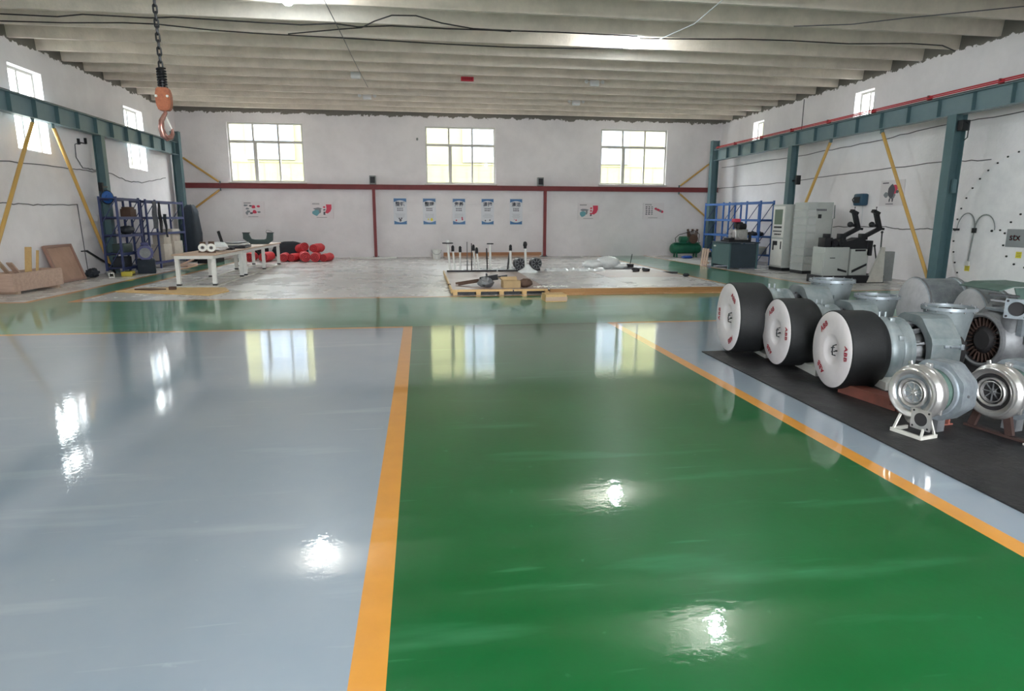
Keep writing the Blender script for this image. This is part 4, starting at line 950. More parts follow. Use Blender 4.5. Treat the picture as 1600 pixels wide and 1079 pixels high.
for ox, oy in ((-.1, .02), (.5, -.02)):
    g = G(); g.bar((ox - .2, oy, 1.2), (ox + .3, oy, 1.45), .09, .1); g.bar((ox + .28, oy, 1.4), (ox + .12, oy, 1.85), .1, .1); g.bar((ox + .02, oy, 1.9), (ox + .2, oy, 1.82), .12, .08); g.bar((ox + .25, oy, 1.44), (ox + .4, oy, 1.42), .06, .06)
    a = g.build('support_arm', black_iron, t, smooth=False)
    g = G(); g.cyl((ox + .12, oy, 1.88), (ox + .12, oy, 1.98), .008); g.ball((ox + .12, oy, 1.99), .018, u=8, v=6); g.build('tip_pin', black_iron, a)
    g = G(); g.cyl((ox + .24, oy, 1.5), (ox + .05, oy, 1.53), .035, n=12); g.ball((ox + .03, oy, 1.54), .075, u=14, v=9); g.build('knob', black, a)
    g = G(); g.bx(ox - .28, ox - .1, oy - .08, oy + .08, 1.14, 1.3, bev=.01); g.cyl((ox - .17, oy, 1.15), (ox - .17, oy, 1.0), .06, n=14); g.build('arm_clamp', black_iron, a)
for x0, z0, x1, z1 in ((.62, .98, .72, .3), (.8, 1.34, .76, .3)):
    g = G(); g.cyl((x0, -.1, z0), (x1, -.2, z1), .018, n=10); g.ball((x0, -.1, z0), .035, u=8, v=6); g.build('lever', black, t)

# ------------------------------------------------------------------ blue rack, desk, compressor in the corner
def rack(name, label, loc, L, D, levels, mtl, frames, brace_m=None):
    """shelving along +y from loc; posts at each frame, beams and decks per level"""
    t = thing(name, label, 'shelving', loc); H = levels[-1] + .06
    for y_ in frames:
        for x_ in (0, D):
            g = G(); g.bx(x_ - .025, x_ + .025, y_ - .03, y_ + .03, 0, H); g.build('upright', mtl, t, smooth=False)
        g = G()
        for k in range(3):
            za, zb = .15 + k * H / 3.3, .15 + (k + 1) * H / 3.3 - .05
            g.bar((.026, y_, za), (D - .026, y_, zb), .02, .02); 
        g.build('end_brace', brace_m or mtl, t, smooth=False)
    for z_ in levels:
        g = G()
        for a, b_ in zip(frames, frames[1:]):
            for x_ in (0, D): g.bx(x_ - .02, x_ + .02, a + .031, b_ - .031, z_ - .05, z_ + .03)
        g.build('shelf_beam', mtl, t, smooth=False)
        if z_ < levels[-1] - .1 or name == 'shelving_rack':
            g = G()
            for a, b_ in zip(frames, frames[1:]): g.bx(.021, D - .021, a + .032, b_ - .032, z_ + .0, z_ + .02)
            g.build('shelf_deck', mtl, t, smooth=False)
    return t
rack('blue_rack', 'bright blue empty storage rack against the wall behind the desk', (12.15, 21.95, 0), 4.6, .5, [.36, 1.03, 1.63, 2.26], blue_rack, [0, 1.0, 2.4, 2.9, 4.55], blue_rack_dark)
for i, (y_, w_, m_, lab) in enumerate(((22.25, .3, black_iron, 'dark casting on the blue rack shelf nearest the screen cabinet'), (22.75, .34, dark_cloth, 'dark lumpy part on the blue rack shelf, second from the cabinet'), (23.35, .3, brown, 'brownish part on the blue rack shelf, third from the cabinet'), (23.85, .26, cast_green, 'green-grey part on the blue rack shelf, fourth from the cabinet'))):
    g = G(); rng = random.Random(i); g.ball((0, 0, .07), .1, (1.1, w_ / .2, .75), 12, 8, .14, rng); g.cyl((0, w_ * .3, .05), (0, w_ * .3, .17), .05, .04, 12)
    o = g.build('spare_part', m_, loc=(12.4, y_, 1.05)); tag(o, lab, 'part', 'parts on the blue rack')
t = thing('grey_crate', 'grey-brown lidded crate on the lowest shelf of the blue rack', 'crate', (12.38, 22.48, .385)); g = G(); g.bx(-.2, .2, -.42, .42, 0, .24, bev=.01); g.build('crate_body', grey_mid, t)
g = G(); g.bx(-.21, .21, -.43, .43, .24, .28, bev=.006); g.build('lid', cardboard_pale, t)

t = thing('workbench_desk', 'teal and dark sheet-metal bench carrying a machine head', 'desk', (10.82, 21.05, 0))
g = G(); g.bx(-.52, -.5, -.62, .66, .12, .85); g.build('side_panel', desk_teal, t, smooth=False)
g = G(); g.bx(-.5, .5, -.62, -.58, .04, .85); g.build('front_panel', desk_dark, t, smooth=False)
g = G(); g.bx(-.5, .5, .6, .64, .04, .85); g.build('back_panel', desk_dark, t, smooth=False)
for a, b_ in ((-.5, -.6), (-.5, .64), (.48, -.6), (.48, .62)):
    g = G(); g.bx(a - .03, a + .03, b_ - .03, b_ + .03, 0, .86); g.build('leg', desk_teal, t, smooth=False)
g = G(); g.bx(-.56, .54, -.68, .7, .86, .9, bev=.006); g.build('top', desk_dark, t)
g = G(); g.bx(-.522, -.519, .4, .58, .72, .77); g.build('nameplate', white_paint, t, smooth=False)
t = thing('bench_machine', 'pale engine-like machine with black wheels on the dark bench', 'machine', (10.82, 20.95, .9))
g = G(); g.bx(-.2, .25, -.25, .25, .06, .42, bev=.03); g.cyl((-.24, .1, .2), (-.18, .1, .2), .1); g.cyl((.0, -.25, .22), (.0, -.3, .22), .12, n=20); g.build('block', silver_bright, t)
g = G(); g.bx(-.45, .35, -.3, .3, 0, .06); g.bx(-.45, -.25, -.28, .1, .06, .14, bev=.01); g.build('base', black_iron, t)
for y_, z_, r_ in ((-.12, .52, .1), (.12, .56, .11)): 
    g = G(); g.cyl((-.05, y_, z_), (.2, y_, z_), r_, n=22); g.cyl((.05, y_, z_), (.05, y_, z_ - .2), .05); g.build('wheel', black_iron, t)
g = G(); g.bx(-.14, .1, .02, .24, .66, .78, bev=.03); g.build('top_cover', ink_red, t)
g = G(); g.cyl((.35, -.2, .06), (.35, -.2, .34), .05); g.cyl((.35, -.2, .3), (.25, -.2, .3), .03); g.build('post', black_iron, t)
t = thing('leaning_pallet', 'small pale wooden pallet standing on edge beside the dark bench', 'pallet', (10.2, 22.1, 0), (0, R(6), 0))
for k in range(3): 
    g = G(); g.bx(-.02, 0, -.24 + .2 * k, -.1 + .2 * k, 0.01, .62); g.build('slat', wood_pink, t, smooth=False)
for z_ in (.08, .5):
    g = G(); g.bx(0, .06, -.24, .3, z_, z_ + .07); g.build('stringer', wood_pink, t, smooth=False)
g = G(); g.bx(-.15, .2, -.08, .04, 0, .025, bev=.004); o = g.build('white_bar', white_paint, loc=(11.25, 20.1, 0)); tag(o, 'short white bar on the floor at the foot of the dark bench', 'bar')

t = thing('air_compressor', 'green air compressor with horizontal tank in the far corner', 'compressor', (11.55, 27.0, 0))
g = G(); g.lathe([(0, 0), (.03, .14), (.08, .2), (.14, .225), (1.28, .225), (1.34, .2), (1.39, .14), (1.42, 0)], (-.72, 0, .38), (1, 0, 0), 32); g.build('tank', comp_green, t)
for x_ in (-.45, .45):
    for y_ in (-.15, .15):
        g = G(); g.bar((x_, y_, 0), (x_, y_ * .8, .24), .06, .06); g.build('leg', comp_green, t, smooth=False)
g = G(); g.bx(-.55, .6, -.16, .16, .6, .64); g.build('deck', comp_green, t, smooth=False)
g = G(); g.cyl((-.3, 0, .78), (.02, 0, .78), .13, n=24); g.bx(-.26, -.02, -.1, .1, .64, .7); g.build('motor', comp_green, t)
g = G(); g.bx(.12, .42, -.14, .14, .64, .92, bev=.02); g.build('crankcase', comp_green, t)
for x_, an in ((.14, -.25), (.28, 0), (.42, .25)):
    g = G()
    for k in range(5): q = .9 + .045 * k; g.cyl((x_ + an * (q - .9), 0, q), (x_ + an * (q - .87), 0, q + .025), .09 - .004 * k, n=16)
    g.cyl((x_ + an * .25, 0, 1.12), (x_ + an * .32, 0, 1.22), .05, n=12); g.build('cylinder_head', brown, t)
g = G(); g.cyl((.27, -.16, .8), (.27, -.2, .8), .2, n=28); g.cyl((.27, -.21, .8), (.27, -.16, .8), .04); g.build('flywheel', brown, t)
g = G(); g.tube([(-.55, -.2, .66), (-.58, -.2, .84), (-.42, -.2, .98), (.3, -.2, 1.16), (.52, -.2, 1.0), (.5, -.2, .66)], .014); g.build('belt_guard', black_iron, t)
g = G(); g.torus((-.55, 0, .72), (0, 1, 0), .1, .012, 20, 6); g.build('handle', white_paint, t)
t = tag(G().ball((0, 0, .05), .16, (1.5, 1, .35), 18, 10, .18, random.Random(3)).build('blue_rags', mat('blue_rag', (44, 96, 190), .8, bump=.5, bscale=12), loc=(11.3, 26.2, 0)), 'crumpled blue sheeting on the floor before the air compressor', 'cloth')

# ------------------------------------------------------------------ dark rack and clutter along the window wall
rack('shelving_rack', 'dark blue shelving rack of narrow bays right beside the reel column', (-9.1, 20.1, 0), 1.6, .45, [.2, .62, 1.15, 1.66, 2.2], blue_rack_dark, [0, 1.5])
rack('shelving_rack', 'dark blue shelving rack hung with grey cloth, nearer the corner', (-9.1, 22.1, 0), 3.2, .45, [.2, 1.15, 1.66, 2.18], blue_rack_dark, [0, .75, 3.2])
def lump(name, label, cat, m, loc, r, sc, seed, jit=.15, group=None, rot=None):
    g = G(); g.ball((0, 0, r * sc[2]), r, sc, 18, 10, jit, random.Random(seed))
    return tag(g.build(name, m, loc=loc, rot=rot), label, cat, group)
t = thing('electric_motor', 'dark blue electric motor standing before the dark rack', 'motor', (-8.35, 20.95, 0), (0, 0, R(20)))
g = G(); g.cyl((0, -.26, .62), (0, .22, .62), .22, n=28); g.cyl((0, .22, .62), (0, .3, .62), .18, n=28)
for k in range(12): q = 2 * PI * k / 12; g.box((.225 * math.cos(q), -.02, .62 + .225 * math.sin(q)), (.03, .4, .015), rot=(0, -q, 0))
g.build('motor_body', blue_motor, t); g = G(); g.cyl((0, -.36, .62), (0, -.26, .62), .04); g.cyl((0, -.27, .62), (0, -.262, .62), .15, n=24); g.build('shaft_end', cast_grey, t)
g = G(); g.bx(-.1, .1, -.1, .1, .82, .92, bev=.01); g.build('terminal_box', blue_motor, t)
g = G(); g.bx(-.24, .24, -.3, .3, 0, .42, bev=.02); g.build('stand', navy_cloth, t)
lump('dark_bundle', 'dark lumpy bundle on the middle shelf of the dark rack', 'bundle', dark_cloth, (-8.87, 21.1, 1.172), .22, (.8, 1.7, .55), 5)
g = G(); g.bx(-.16, .16, -.3, .3, 0, .26, bev=.015); tag(g.build('storage_box', mat('olive_box', (58, 72, 66), .6), loc=(-8.87, 20.7, .642)), 'dark green box on the lower shelf of the dark rack', 'box')
g = G(); g.bx(-.16, .16, -.25, .25, 0, .3, bev=.015); tag(g.build('storage_box', dark_cloth, loc=(-8.87, 20.6, .222)), 'charcoal box on the bottom shelf of the dark rack', 'box')
g = G(); g.bx(-.15, .15, -.2, .2, 0, .24, bev=.01); g.bx(-.12, .12, -.17, .17, .24, .3, bev=.01); tag(g.build('storage_box', brown, loc=(-8.87, 21.35, 1.682)), 'dark brown carton high on the dark rack beside the post', 'box')
for i, (y_, z0, z1, w_, m_, lab) in enumerate(((22.62, 1.25, 2.12, .3, grey_cloth, 'grey cloth hanging from the rack near the corner, widest of three'), (22.98, 1.1, 2.1, .12, black_iron, 'black strap hanging from the rack beside the grey cloth'), (23.4, .95, 1.72, .1, dark_cloth, 'thin dark strip hanging lower on the corner rack'))):
    g = G(); rows = []
    for a in range(9):
        zz = z1 + (z0 - z1) * a / 8; sh = .03 * math.sin(a * 1.3 + i) + (.07 * a / 8 if i else 0)
        rows.append((zz, sh))
    P = []
    for zz, sh in rows:
        P.append([g.bm.verts.new((.03 * math.sin(3.1 * u + zz * 3), sh + w_ * (u / 6 - .5), zz)) for u in range(7)])
    Q = [[g.bm.verts.new(v.co + Vector((-.015, 0, 0))) for v in r_] for r_ in P]
    for a in range(8):
        for u in range(6): g._f([P[a][u], P[a][u + 1], P[a + 1][u + 1], P[a + 1][u]]); g._f([Q[a][u], Q[a][u + 1], Q[a + 1][u + 1], Q[a + 1][u]])
        g._f([P[a][0], P[a + 1][0], Q[a + 1][0], Q[a][0]]); g._f([P[a][6], P[a + 1][6], Q[a + 1][6], Q[a][6]])
    g._f([P[0][0], P[0][6], Q[0][6], Q[0][0]]); g._f([P[8][0], P[8][6], Q[8][6], Q[8][0]])
    tag(g.build('hanging_cloth', m_, loc=(-8.58, y_, .06)), lab, 'cloth')
for i, (x_, y_, z_, s, lab) in enumerate(((-8.85, 23.6, 0, (.4, .7, .55), 'pale carton at the bottom of the stack, beside the motor'), (-8.85, 23.65, .55, (.36, .6, .4), 'pale carton on top of the bottom one, beside the hanging strips'), (-8.85, 24.6, .0, (.4, .8, .62), 'pale carton on the floor nearer the corner'), (-8.86, 24.55, .62, (.36, .7, .42), 'pale carton raised on another, nearer the corner'))):
    g = G(); g.bx(-s[0] / 2, s[0] / 2, -s[1] / 2, s[1] / 2, 0, s[2], bev=.008); t = tag(g.build('carton', cardboard_pale, loc=(x_ + .0, y_, z_ + (.222 if z_ == 0 else .222))), lab, 'carton', 'cartons on the corner rack')
g = G(); g.bx(-.2, .2, -.5, .5, 0, .05); g.bar((-.1, -.4, .05), (.1, .4, .2), .06, .05); tag(g.build('timber_offcuts', wood_pink, smooth=False, loc=(-8.2, 23.9, 0)), 'pale timber strips low beside the cartons', 'timber')
g = G(); g.ball((0, 0, 0), 1, (1, 1, 1), 20, 14, .05, random.Random(11))
pw_ = lambda c, e: math.copysign(abs(c) ** e, c)
for v in g.bm.verts: v.co = Vector((pw_(v.co.x, .55) * .24, pw_(v.co.y, .55) * .4, (pw_(v.co.z, .6) + 1) * 1.07))
for v in g.bm.verts: q = 1.3 - .17 * v.co.z + .06 * math.sin(v.co.z * 7); v.co.x *= q; v.co.y *= q; v.co.z = max(0, v.co.z)
tag(g.build('covered_stack', navy_cloth, loc=(-8.72, 26.35, 0)), 'tall stack covered in navy sheeting beside the corner column', 'covered stack', kind='thing')
g = G(); g.bx(-.3, .3, -.6, .6, .0, .14); g.bx(-.25, .25, -.5, .2, .14, .24); tag(g.build('dark_case', black_iron, smooth=False, loc=(-7.9, 25.6, 0)), 'low dark case on the floor before the navy stack', 'case')
t = thing('yellow_tool_case', 'small yellow case on the floor in front of the dark rack', 'case', (-8.5, 20.0, 0), (0, 0, R(12)))
g = G(); g.bx(-.14, .14, -.25, .25, 0, .13, bev=.02); g.build('case_body', mat('dull_yellow', (186, 172, 60), .5), t); g = G(); g.bx(.14, .15, -.2, .2, .02, .05); g.bx(-.05, .05, -.1, .1, .13, .15); g.build('handle', black, t, smooth=False)
t = thing('channel_bar', 'pale hollow steel bar lying at the foot of the reel column', 'bar', (-8.95, 19.9, 0), (0, 0, R(-62)))
g = G(); g.bx(-.6, .5, -.07, .07, 0, .02); g.bx(-.6, .5, -.07, .07, .11, .13); g.bx(-.6, .5, .05, .07, .02, .11); g.bx(-.6, .5, -.07, -.05, .02, .11); g.build('bar_body', pale_steel, t, smooth=False)
lump('dark_scrap', 'little dark pile of scrap under the turning wall cable', 'scrap', dark_cloth, (-9.25, 19.55, 0), .14, (1, 1.6, .9), 9, .25)
t = thing('strut', 'thin black strut leaning between the wall and the reel column foot', 'strut', (-9.28, 19.65, 0))
g = G(); g.bar((-.1, 0, .74), (.02, 1.15, .2), .045, .045); g.bar((-.12, -.22, .74), (-.1, .05, .74), .05, .03); g.bar((.02, 1.1, .23), (.06, 1.2, .0), .04, .04); g.build('strut_bar', black_iron, t, smooth=False)
# crate with timber, leaning panel
t = thing('wooden_crate', 'open wooden crate with planks sticking out, against the wall', 'crate', (-9.08, 16.2, 0), (0, 0, R(-4)))
Lc, Dc, z0, z1 = 1.75, .5, .06, .46
for x_, lab in ((Dc / 2, 'front_wall'), (-Dc / 2, 'back_wall')):
    g = G(); g.bx(x_ - .015, x_ + .015, -Lc / 2, Lc / 2, z0, z1); g.build(lab, wood_pink, t, smooth=False)
for y_ in (-Lc / 2 + .015, Lc / 2 - .015):
    g = G(); g.bx(-Dc / 2 + .016, Dc / 2 - .016, y_ - .014, y_ + .014, z0, z1); g.build('end_wall', wood_pink, t, smooth=False)
g = G(); g.bx(-Dc / 2 + .016, Dc / 2 - .016, -Lc / 2 + .03, Lc / 2 - .03, z0, z0 + .02); g.build('floor_panel', wood_pink, t, smooth=False)
for y_ in (-.7, .7):
    g = G(); g.bx(-.25, .25, y_ - .05, y_ + .05, 0, z0); g.build('runner', wood, t, smooth=False)
for i, (p0, p1, w_, m_, lab) in enumerate((((-9.1, 15.9, .15), (-9.2, 15.4, .76), .1, wood, 'short plank poking out of the crate, tilted towards the camera'), ((-9.0, 16.05, .15), (-9.1, 15.65, .68), .14, wood_pink, 'wide pinkish plank in the crate behind the tilted one'), ((-9.1, 16.25, .12), (-9.2, 16.62, .98), .13, wood_yellow, 'yellow plank standing up out of the crate'), ((-9.0, 16.4, .12), (-9.05, 16.7, .9), .05, wood_yellow, 'thin yellow batten beside the standing plank'))):
    g = G(); a = Vector(p0); g.bar((0, 0, 0), Vector(p1) - a, w_, .03); tag(g.build('plank', m_, smooth=False, loc=p0), lab, 'plank', 'planks in the wooden crate')
t = thing('framed_panel', 'brown framed wooden panel leaning on the wall beside the crate', 'panel', (-9.22, 18.45, .0), (0, R(-17), R(0)))
g = G(); g.bx(-.02, .0, -.62, .62, 0.02, .98); g.build('panel_sheet', mat('brown_ply', (178, 142, 122), .6, var=.5, vscale=2), t, smooth=False)
for a, b_, c, d in ((-.65, .65, .94, 1.0), (-.65, .65, 0.0, .05), (-.65, -.58, .05, .94), (.58, .65, .05, .94)):
    g = G(); g.bx(-.04, .03, a, b_, c, d); g.build('frame_batten', mat('brown_batten', (150, 116, 104), .6), t, smooth=False)

# ------------------------------------------------------------------ long work tables
def table(name, label, x0, x1, y0, y1, z, legs_y):
    t = thing(name, label, 'table', ((x0 + x1) / 2, (y0 + y1) / 2, 0)); W = x1 - x0; L = y1 - y0; cy = (y0 + y1) / 2
    g = G(); g.bx(-W / 2 - .02, W / 2 + .02, -L / 2, L / 2, z - .035, z, bev=.006); g.build('tabletop', wood, t)
    g = G(); g.bx(-W / 2 + .03, W / 2 - .03, -L / 2 + .02, -L / 2 + .06, z - .115, z - .036); g.bx(-W / 2 + .03, W / 2 - .03, L / 2 - .06, L / 2 - .02, z - .115, z - .036)
    g.bx(-W / 2 + .03, -W / 2 + .07, -L / 2 + .06, L / 2 - .06, z - .115, z - .036); g.bx(W / 2 - .07, W / 2 - .03, -L / 2 + .06, L / 2 - .06, z - .115, z - .036); g.build('apron', white_paint, t, smooth=False)
    for y_ in legs_y:
        for s in (-1, 1):
            x_ = s * (W / 2 - .06); g = G(); g.bx(x_ - .045, x_ + .045, y_ - cy - .045, y_ - cy + .045, .07, z - .116); l = g.build('leg', white_paint, t, smooth=False)
            g = G(); g.bx(x_ - .05, x_ + .05, y_ - cy - .05, y_ - cy + .05, 0.03, .07); g.build('foot_cap', black, l, smooth=False)
    g = G()
    for s in (-1, 1): g.bx(s * (W / 2 - .06) - .05, s * (W / 2 - .06) + .05, -L / 2, L / 2, 0, .03)
    for y_ in legs_y: g.bx(-W / 2 + .11, W / 2 - .11, y_ - cy - .1, y_ - cy + .1, 0, .028)
    g.build('base_runner', pale_steel, t, smooth=False)
    return t
table('work_table', 'nearer half of the long wood-topped table with white legs', -5.98, -5.02, 16.5, 19.2, .8, (16.62, 19.05))
table('work_table', 'farther half of the long wood-topped table, holding the dark cradle', -6.0, -5.02, 19.25, 24.1, .8, (19.45, 21.7, 23.9))
g = G(); g.prism([(-6.95, 15.6), (-4.62, 14.62), (-4.42, 15.4), (-4.7, 16.1), (-6.6, 16.3)], .003, .03, 'xy'); tag(g.build('plywood_sheet', wood_yellow, smooth=False), 'flat pine sheet lying on the floor before the long table', 'sheet')
g = G(); g.prism([(-6.6, 15.75), (-6.2, 15.6), (-5.9, 15.72), (-6.3, 15.9)], .031, .06, 'xy'); g.box((-5.75, 15.7, .07), (.14, .1, .07)); tag(g.build('scrap_pieces', brown, smooth=False), 'dark brown scrap on the pine sheet', 'scrap')
Zt = .802
for i, (x_, y_, lab) in enumerate(((-5.52, 17.3, 'ring-faced bearing block on the table, nearer its left edge'), (-5.28, 17.2, 'ring-faced bearing block on the table, beside the wrapped lump'))):
    t = thing('bearing_block', lab, 'bearing', (x_, y_, Zt), (0, 0, R(15)), group='bearing blocks on the table'); t.scale = (.78,) * 3
    g = G(); g.lathe([(-.06, .06), (-.06, .13), (.06, .13), (.06, .06)], (0, 0, .16), (0, 1, 0), 28, closed=True); g.build('bearing_ring', pale_steel, t)
    g = G(); g.lathe([(-.05, .03), (-.05, .06), (.05, .06), (.05, .03)], (0, 0, .16), (0, 1, 0), 20, closed=True); g.build('bearing_bore', cast_grey, t)
    g = G(); g.bx(-.13, .13, -.05, .05, 0, .05); g.bx(-.08, .1, .06, .16, .0, .36 if i else .34, bev=.01); g.build('block_base', brown, t)
lump('wrapped_part', 'grey metal part under crumpled clear plastic on the table', 'wrapped part', film, (-5.35, 18.0, Zt), .24, (1.1, .9, .5), 21, .14)
t = thing('dark_plates', 'stack of dark flat plates midway along the table', 'plates', (-5.4, 19.9, Zt))
for k in range(4):
    g = G(); g.box((.03 * (-1) ** k, .05 * k, .025 + .04 * k), (.6 - .06 * k, 1.1 - .1 * k, .03), rot=(0, 0, .1 * (-1) ** k)); g.build('plate', [black_iron, cast_grey, pale_steel, cast_grey][k], t, smooth=False)
t = thing('pry_lever', 'dark lever standing at a slant on the table behind the wrapped part', 'lever', (-5.5, 18.7, Zt))
g = G(); g.bar((.1, 0, .02), (-.05, .1, .5), .05, .06); g.bx(-.15, .35, -.12, .12, 0, .06); g.build('lever_bar', black_iron, t, smooth=False)
t = thing('engine_cradle', 'dark green two-armed cradle at the far end of the table', 'cradle', (-5.45, 22.6, Zt), (0, 0, R(4))); t.scale = (.58,) * 3
g = G(); g.prism([(-.75, .62), (-.42, .62), (-.42, .55), (-.3, .3), (-.1, .26), (.4, .26), (.5, .3), (.56, .55), (.56, .62), (.9, .62), (.86, .2), (.6, .0), (-.35, .0), (-.75, .3)], -.09, .09, 'xz'); g.build('cradle_body', mat('dark_green_cast', (52, 72, 70), .5, var=.4, vscale=6), t, smooth=False)
for s in (-.58, .73):
    g = G(); g.bx(s - .2, s + .2, -.12, .12, .621, .66); g.build('saddle_cap', black_iron, t, smooth=False)
g = G(); g.tube([(.5, 0, .66), (.55, 0, .8), (.7, 0, .76), (.85, 0, .7)], .012); g.build('wire_loop', cable_grey, t)

# ------------------------------------------------------------------ red bundles at the end wall
def red_roll(loc, rz, r, L, label, tilt=0):
    g = G(); rng = random.Random(label)
    N = 20; rings = []
    for k in range(9):
        yy = -L / 2 + L * k / 8; rr = r * (1 + rng.uniform(-.06, .06)) * (.9 if k in (0, 8) else 1)
        rings.append([g.bm.verts.new((rr * math.cos(2 * PI * i / N) * rng.uniform(.95, 1.05), yy, r * .96 + rr * .96 * math.sin(2 * PI * i / N))) for i in range(N)])
    for A, B in zip(rings, rings[1:]):
        for i in range(N): g._f([A[i], A[(i + 1) % N], B[(i + 1) % N], B[i]])
    g._f(rings[0]); g._f(rings[-1])
    o = g.build('red_bundle', red_cloth, loc=loc, rot=(R(tilt), 0, R(rz))); tag(o, label, 'bundle', 'red rolled bundles by the end wall')
    sp = [(r * .1 * 1.0 + r * .8 * k / 40, 2 * PI * 2.6 * k / 40) for k in range(41)]
    G().tube([(q * math.cos(a), -L / 2 - .004, r * .96 + q * math.sin(a)) for q, a in sp], .012, 6).build('rolled_edge', red_dark, o)
for x_, y_, z_, rz, r, L, tilt, lab in ((-6.55, 26.0, 0, 4, .17, .9, 0, 'red roll at the table end of the row, under the black wheel'), (-5.95, 25.9, 0, -6, .18, 1.0, 0, 'red roll seen between the two far table legs'), (-5.28, 25.9, 0, 8, .16, .95, 0, 'red roll beside the far table leg, before the black bag'),
                                        (-4.92, 25.95, 0, -14, .15, .9, 0, 'red roll left of the big slanted one'), (-4.52, 25.8, 0, 22, .19, 1.05, 0, 'large red roll in the middle front of the pile'), (-4.72, 26.45, .3, 38, .17, 1.0, -8, 'slanted red roll on top of the pile'),
                                        (-4.1, 26.3, .3, -20, .17, .85, 0, 'red roll on top, second from the bare wall'), (-4.08, 25.75, 0, 5, .17, .95, 0, 'red roll under the top ones, near the bare wall'), (-3.68, 25.8, 0, -18, .15, .9, 0, 'red roll nearest the bare wall')):
    red_roll((x_, y_ + .1, z_ * 1.05), rz * .6, r * 1.06, L, lab, tilt)
lump('black_bag', 'low black bag slumped behind the red rolls', 'bag', dark_cloth, (-5.3, 27.2, 0), .45, (1.6, .7, .8), 14, .08)
t = thing('spare_castor', 'small black castor propped on the first red roll by the table legs', 'wheel', (-6.3, 26.7, .0))
g = G(); g.torus((0, 0, .42), (0, 1, 0), .2, .07, 28, 10); g.build('tyre', black, t); g = G(); g.cyl((0, -.05, .42), (0, .05, .42), .15, n=24); g.bx(-.1, .1, .1, .2, 0, .5); g.build('hub', black_iron, t)

t = thing('white_bucket', 'white bucket on the floor by the end wall', 'bucket', (.62, 26.6, 0))
g = G(); g.lathe([(.01, 0), (0, .15), (.4, .19), (.4, .175), (.03, .14), (.03, 0)], (0, 0, 0), (0, 0, 1), 32); g.build('bucket_body', white_paint, t)
g = G(); g.torus((0, 0, .39), (0, 0, 1), .19, .012, 32, 6); g.build('rim', white_paint, t); g = G(); g.tube([(.19 * math.cos(PI * k / 12), -.06 - .13 * math.sin(PI * k / 12), .38 - .18 * math.sin(PI * k / 12)) for k in range(13)], .006); g.build('handle', cast_grey, t)
t = thing('long_board', 'long brown board lying along the base of the end wall', 'board', (3.05, 27.85, 0))
g = G(); g.bx(-2.1, 2.1, -.15, .15, .0, .06); g.build('lower_board', wood_pink, t, smooth=False); g = G(); g.bx(-2.1, 2.2, .05, .13, .06, .2); g.build('upright_board', mat('tan_board', (178, 128, 92), .6, var=.4, vscale=2), t, smooth=False)
g = G(); g.bx(-.95, .95, -.1, .1, 0, .05, bev=.005); tag(g.build('white_strip', white_paint, loc=(-2.0, 27.4, 0)), 'flat white strip on the floor below the blue posters', 'strip')

# ------------------------------------------------------------------ plywood platform with test stands
PX0, PX1, PY0, PY1, PZ = .66, 7.15, 14.12, 19.2, .12
t = thing('wooden_platform', 'low plywood platform on pallets across the far floor', 'platform', ((PX0 + PX1) / 2, (PY0 + PY1) / 2, 0)); hw = (PX1 - PX0) / 2; hl = (PY1 - PY0) / 2
for i in range(3):
    for j in range(2):
        a0 = -hw + 2 * hw * i / 3; b0 = -hl + 2 * hl * j / 2
        g = G(); g.bx(a0 + .004, a0 + 2 * hw / 3 - .004, b0 + .004, b0 + hl - .004, .1, PZ); g.build('deck_sheet', [plywood_floor, worn_grey, worn_grey][(i + j) % 3] if i else plywood_floor, t, smooth=False)
g = G(); g.bx(-hw - .02, -hw / 1 + 1.35, -hl - .03, -hl, .075, .125); g.bx(-hw + 1.38, -hw + 2.15, -hl - .03, -hl, .075, .12); g.build('edge_board', wood_yellow, t, smooth=False)
g = G(); g.bx(-hw - .03, -hw, -hl, hl, .04, .135); g.build('edge_board', wood_yellow, t, smooth=False)
g = G(); g.bx(-hw + 2.2, hw, -hl - .1, -hl, .0, .055); g.bx(-hw + 2.2, hw, -hl - .07, -hl, .056, .12); g.build('edge_beam', mat('brown_beam', (168, 126, 78), .6, var=.4, vscale=3, stretch=(.4, 6, 6)), t, smooth=False)
for k in range(5):
    x_ = -hw + .06 + .52 * k; g = G(); g.bx(x_ - .05, x_ + .05, -hl - .02, -hl + .12, 0, .074); g.build('foot_block', wood_yellow, t, smooth=False)
g = G(); g.bx(-hw, hw, -hl + .2, hl, 0.0, .099); g.build('pallet_frame', black_iron, t, smooth=False)
t = thing('wood_block', 'small wooden box in front of the platform edge', 'box', (2.72, 12.95, 0), (0, 0, R(2)))
g = G(); g.bx(-.22, .22, -.2, .2, 0, .15); g.build('box_body', wood_yellow, t, smooth=False); g = G(); g.bx(-.23, .23, -.21, -.2, .02, .1); g.bx(-.23, .23, .2, .21, .02, .1); g.build('side_batten', wood, t, smooth=False)

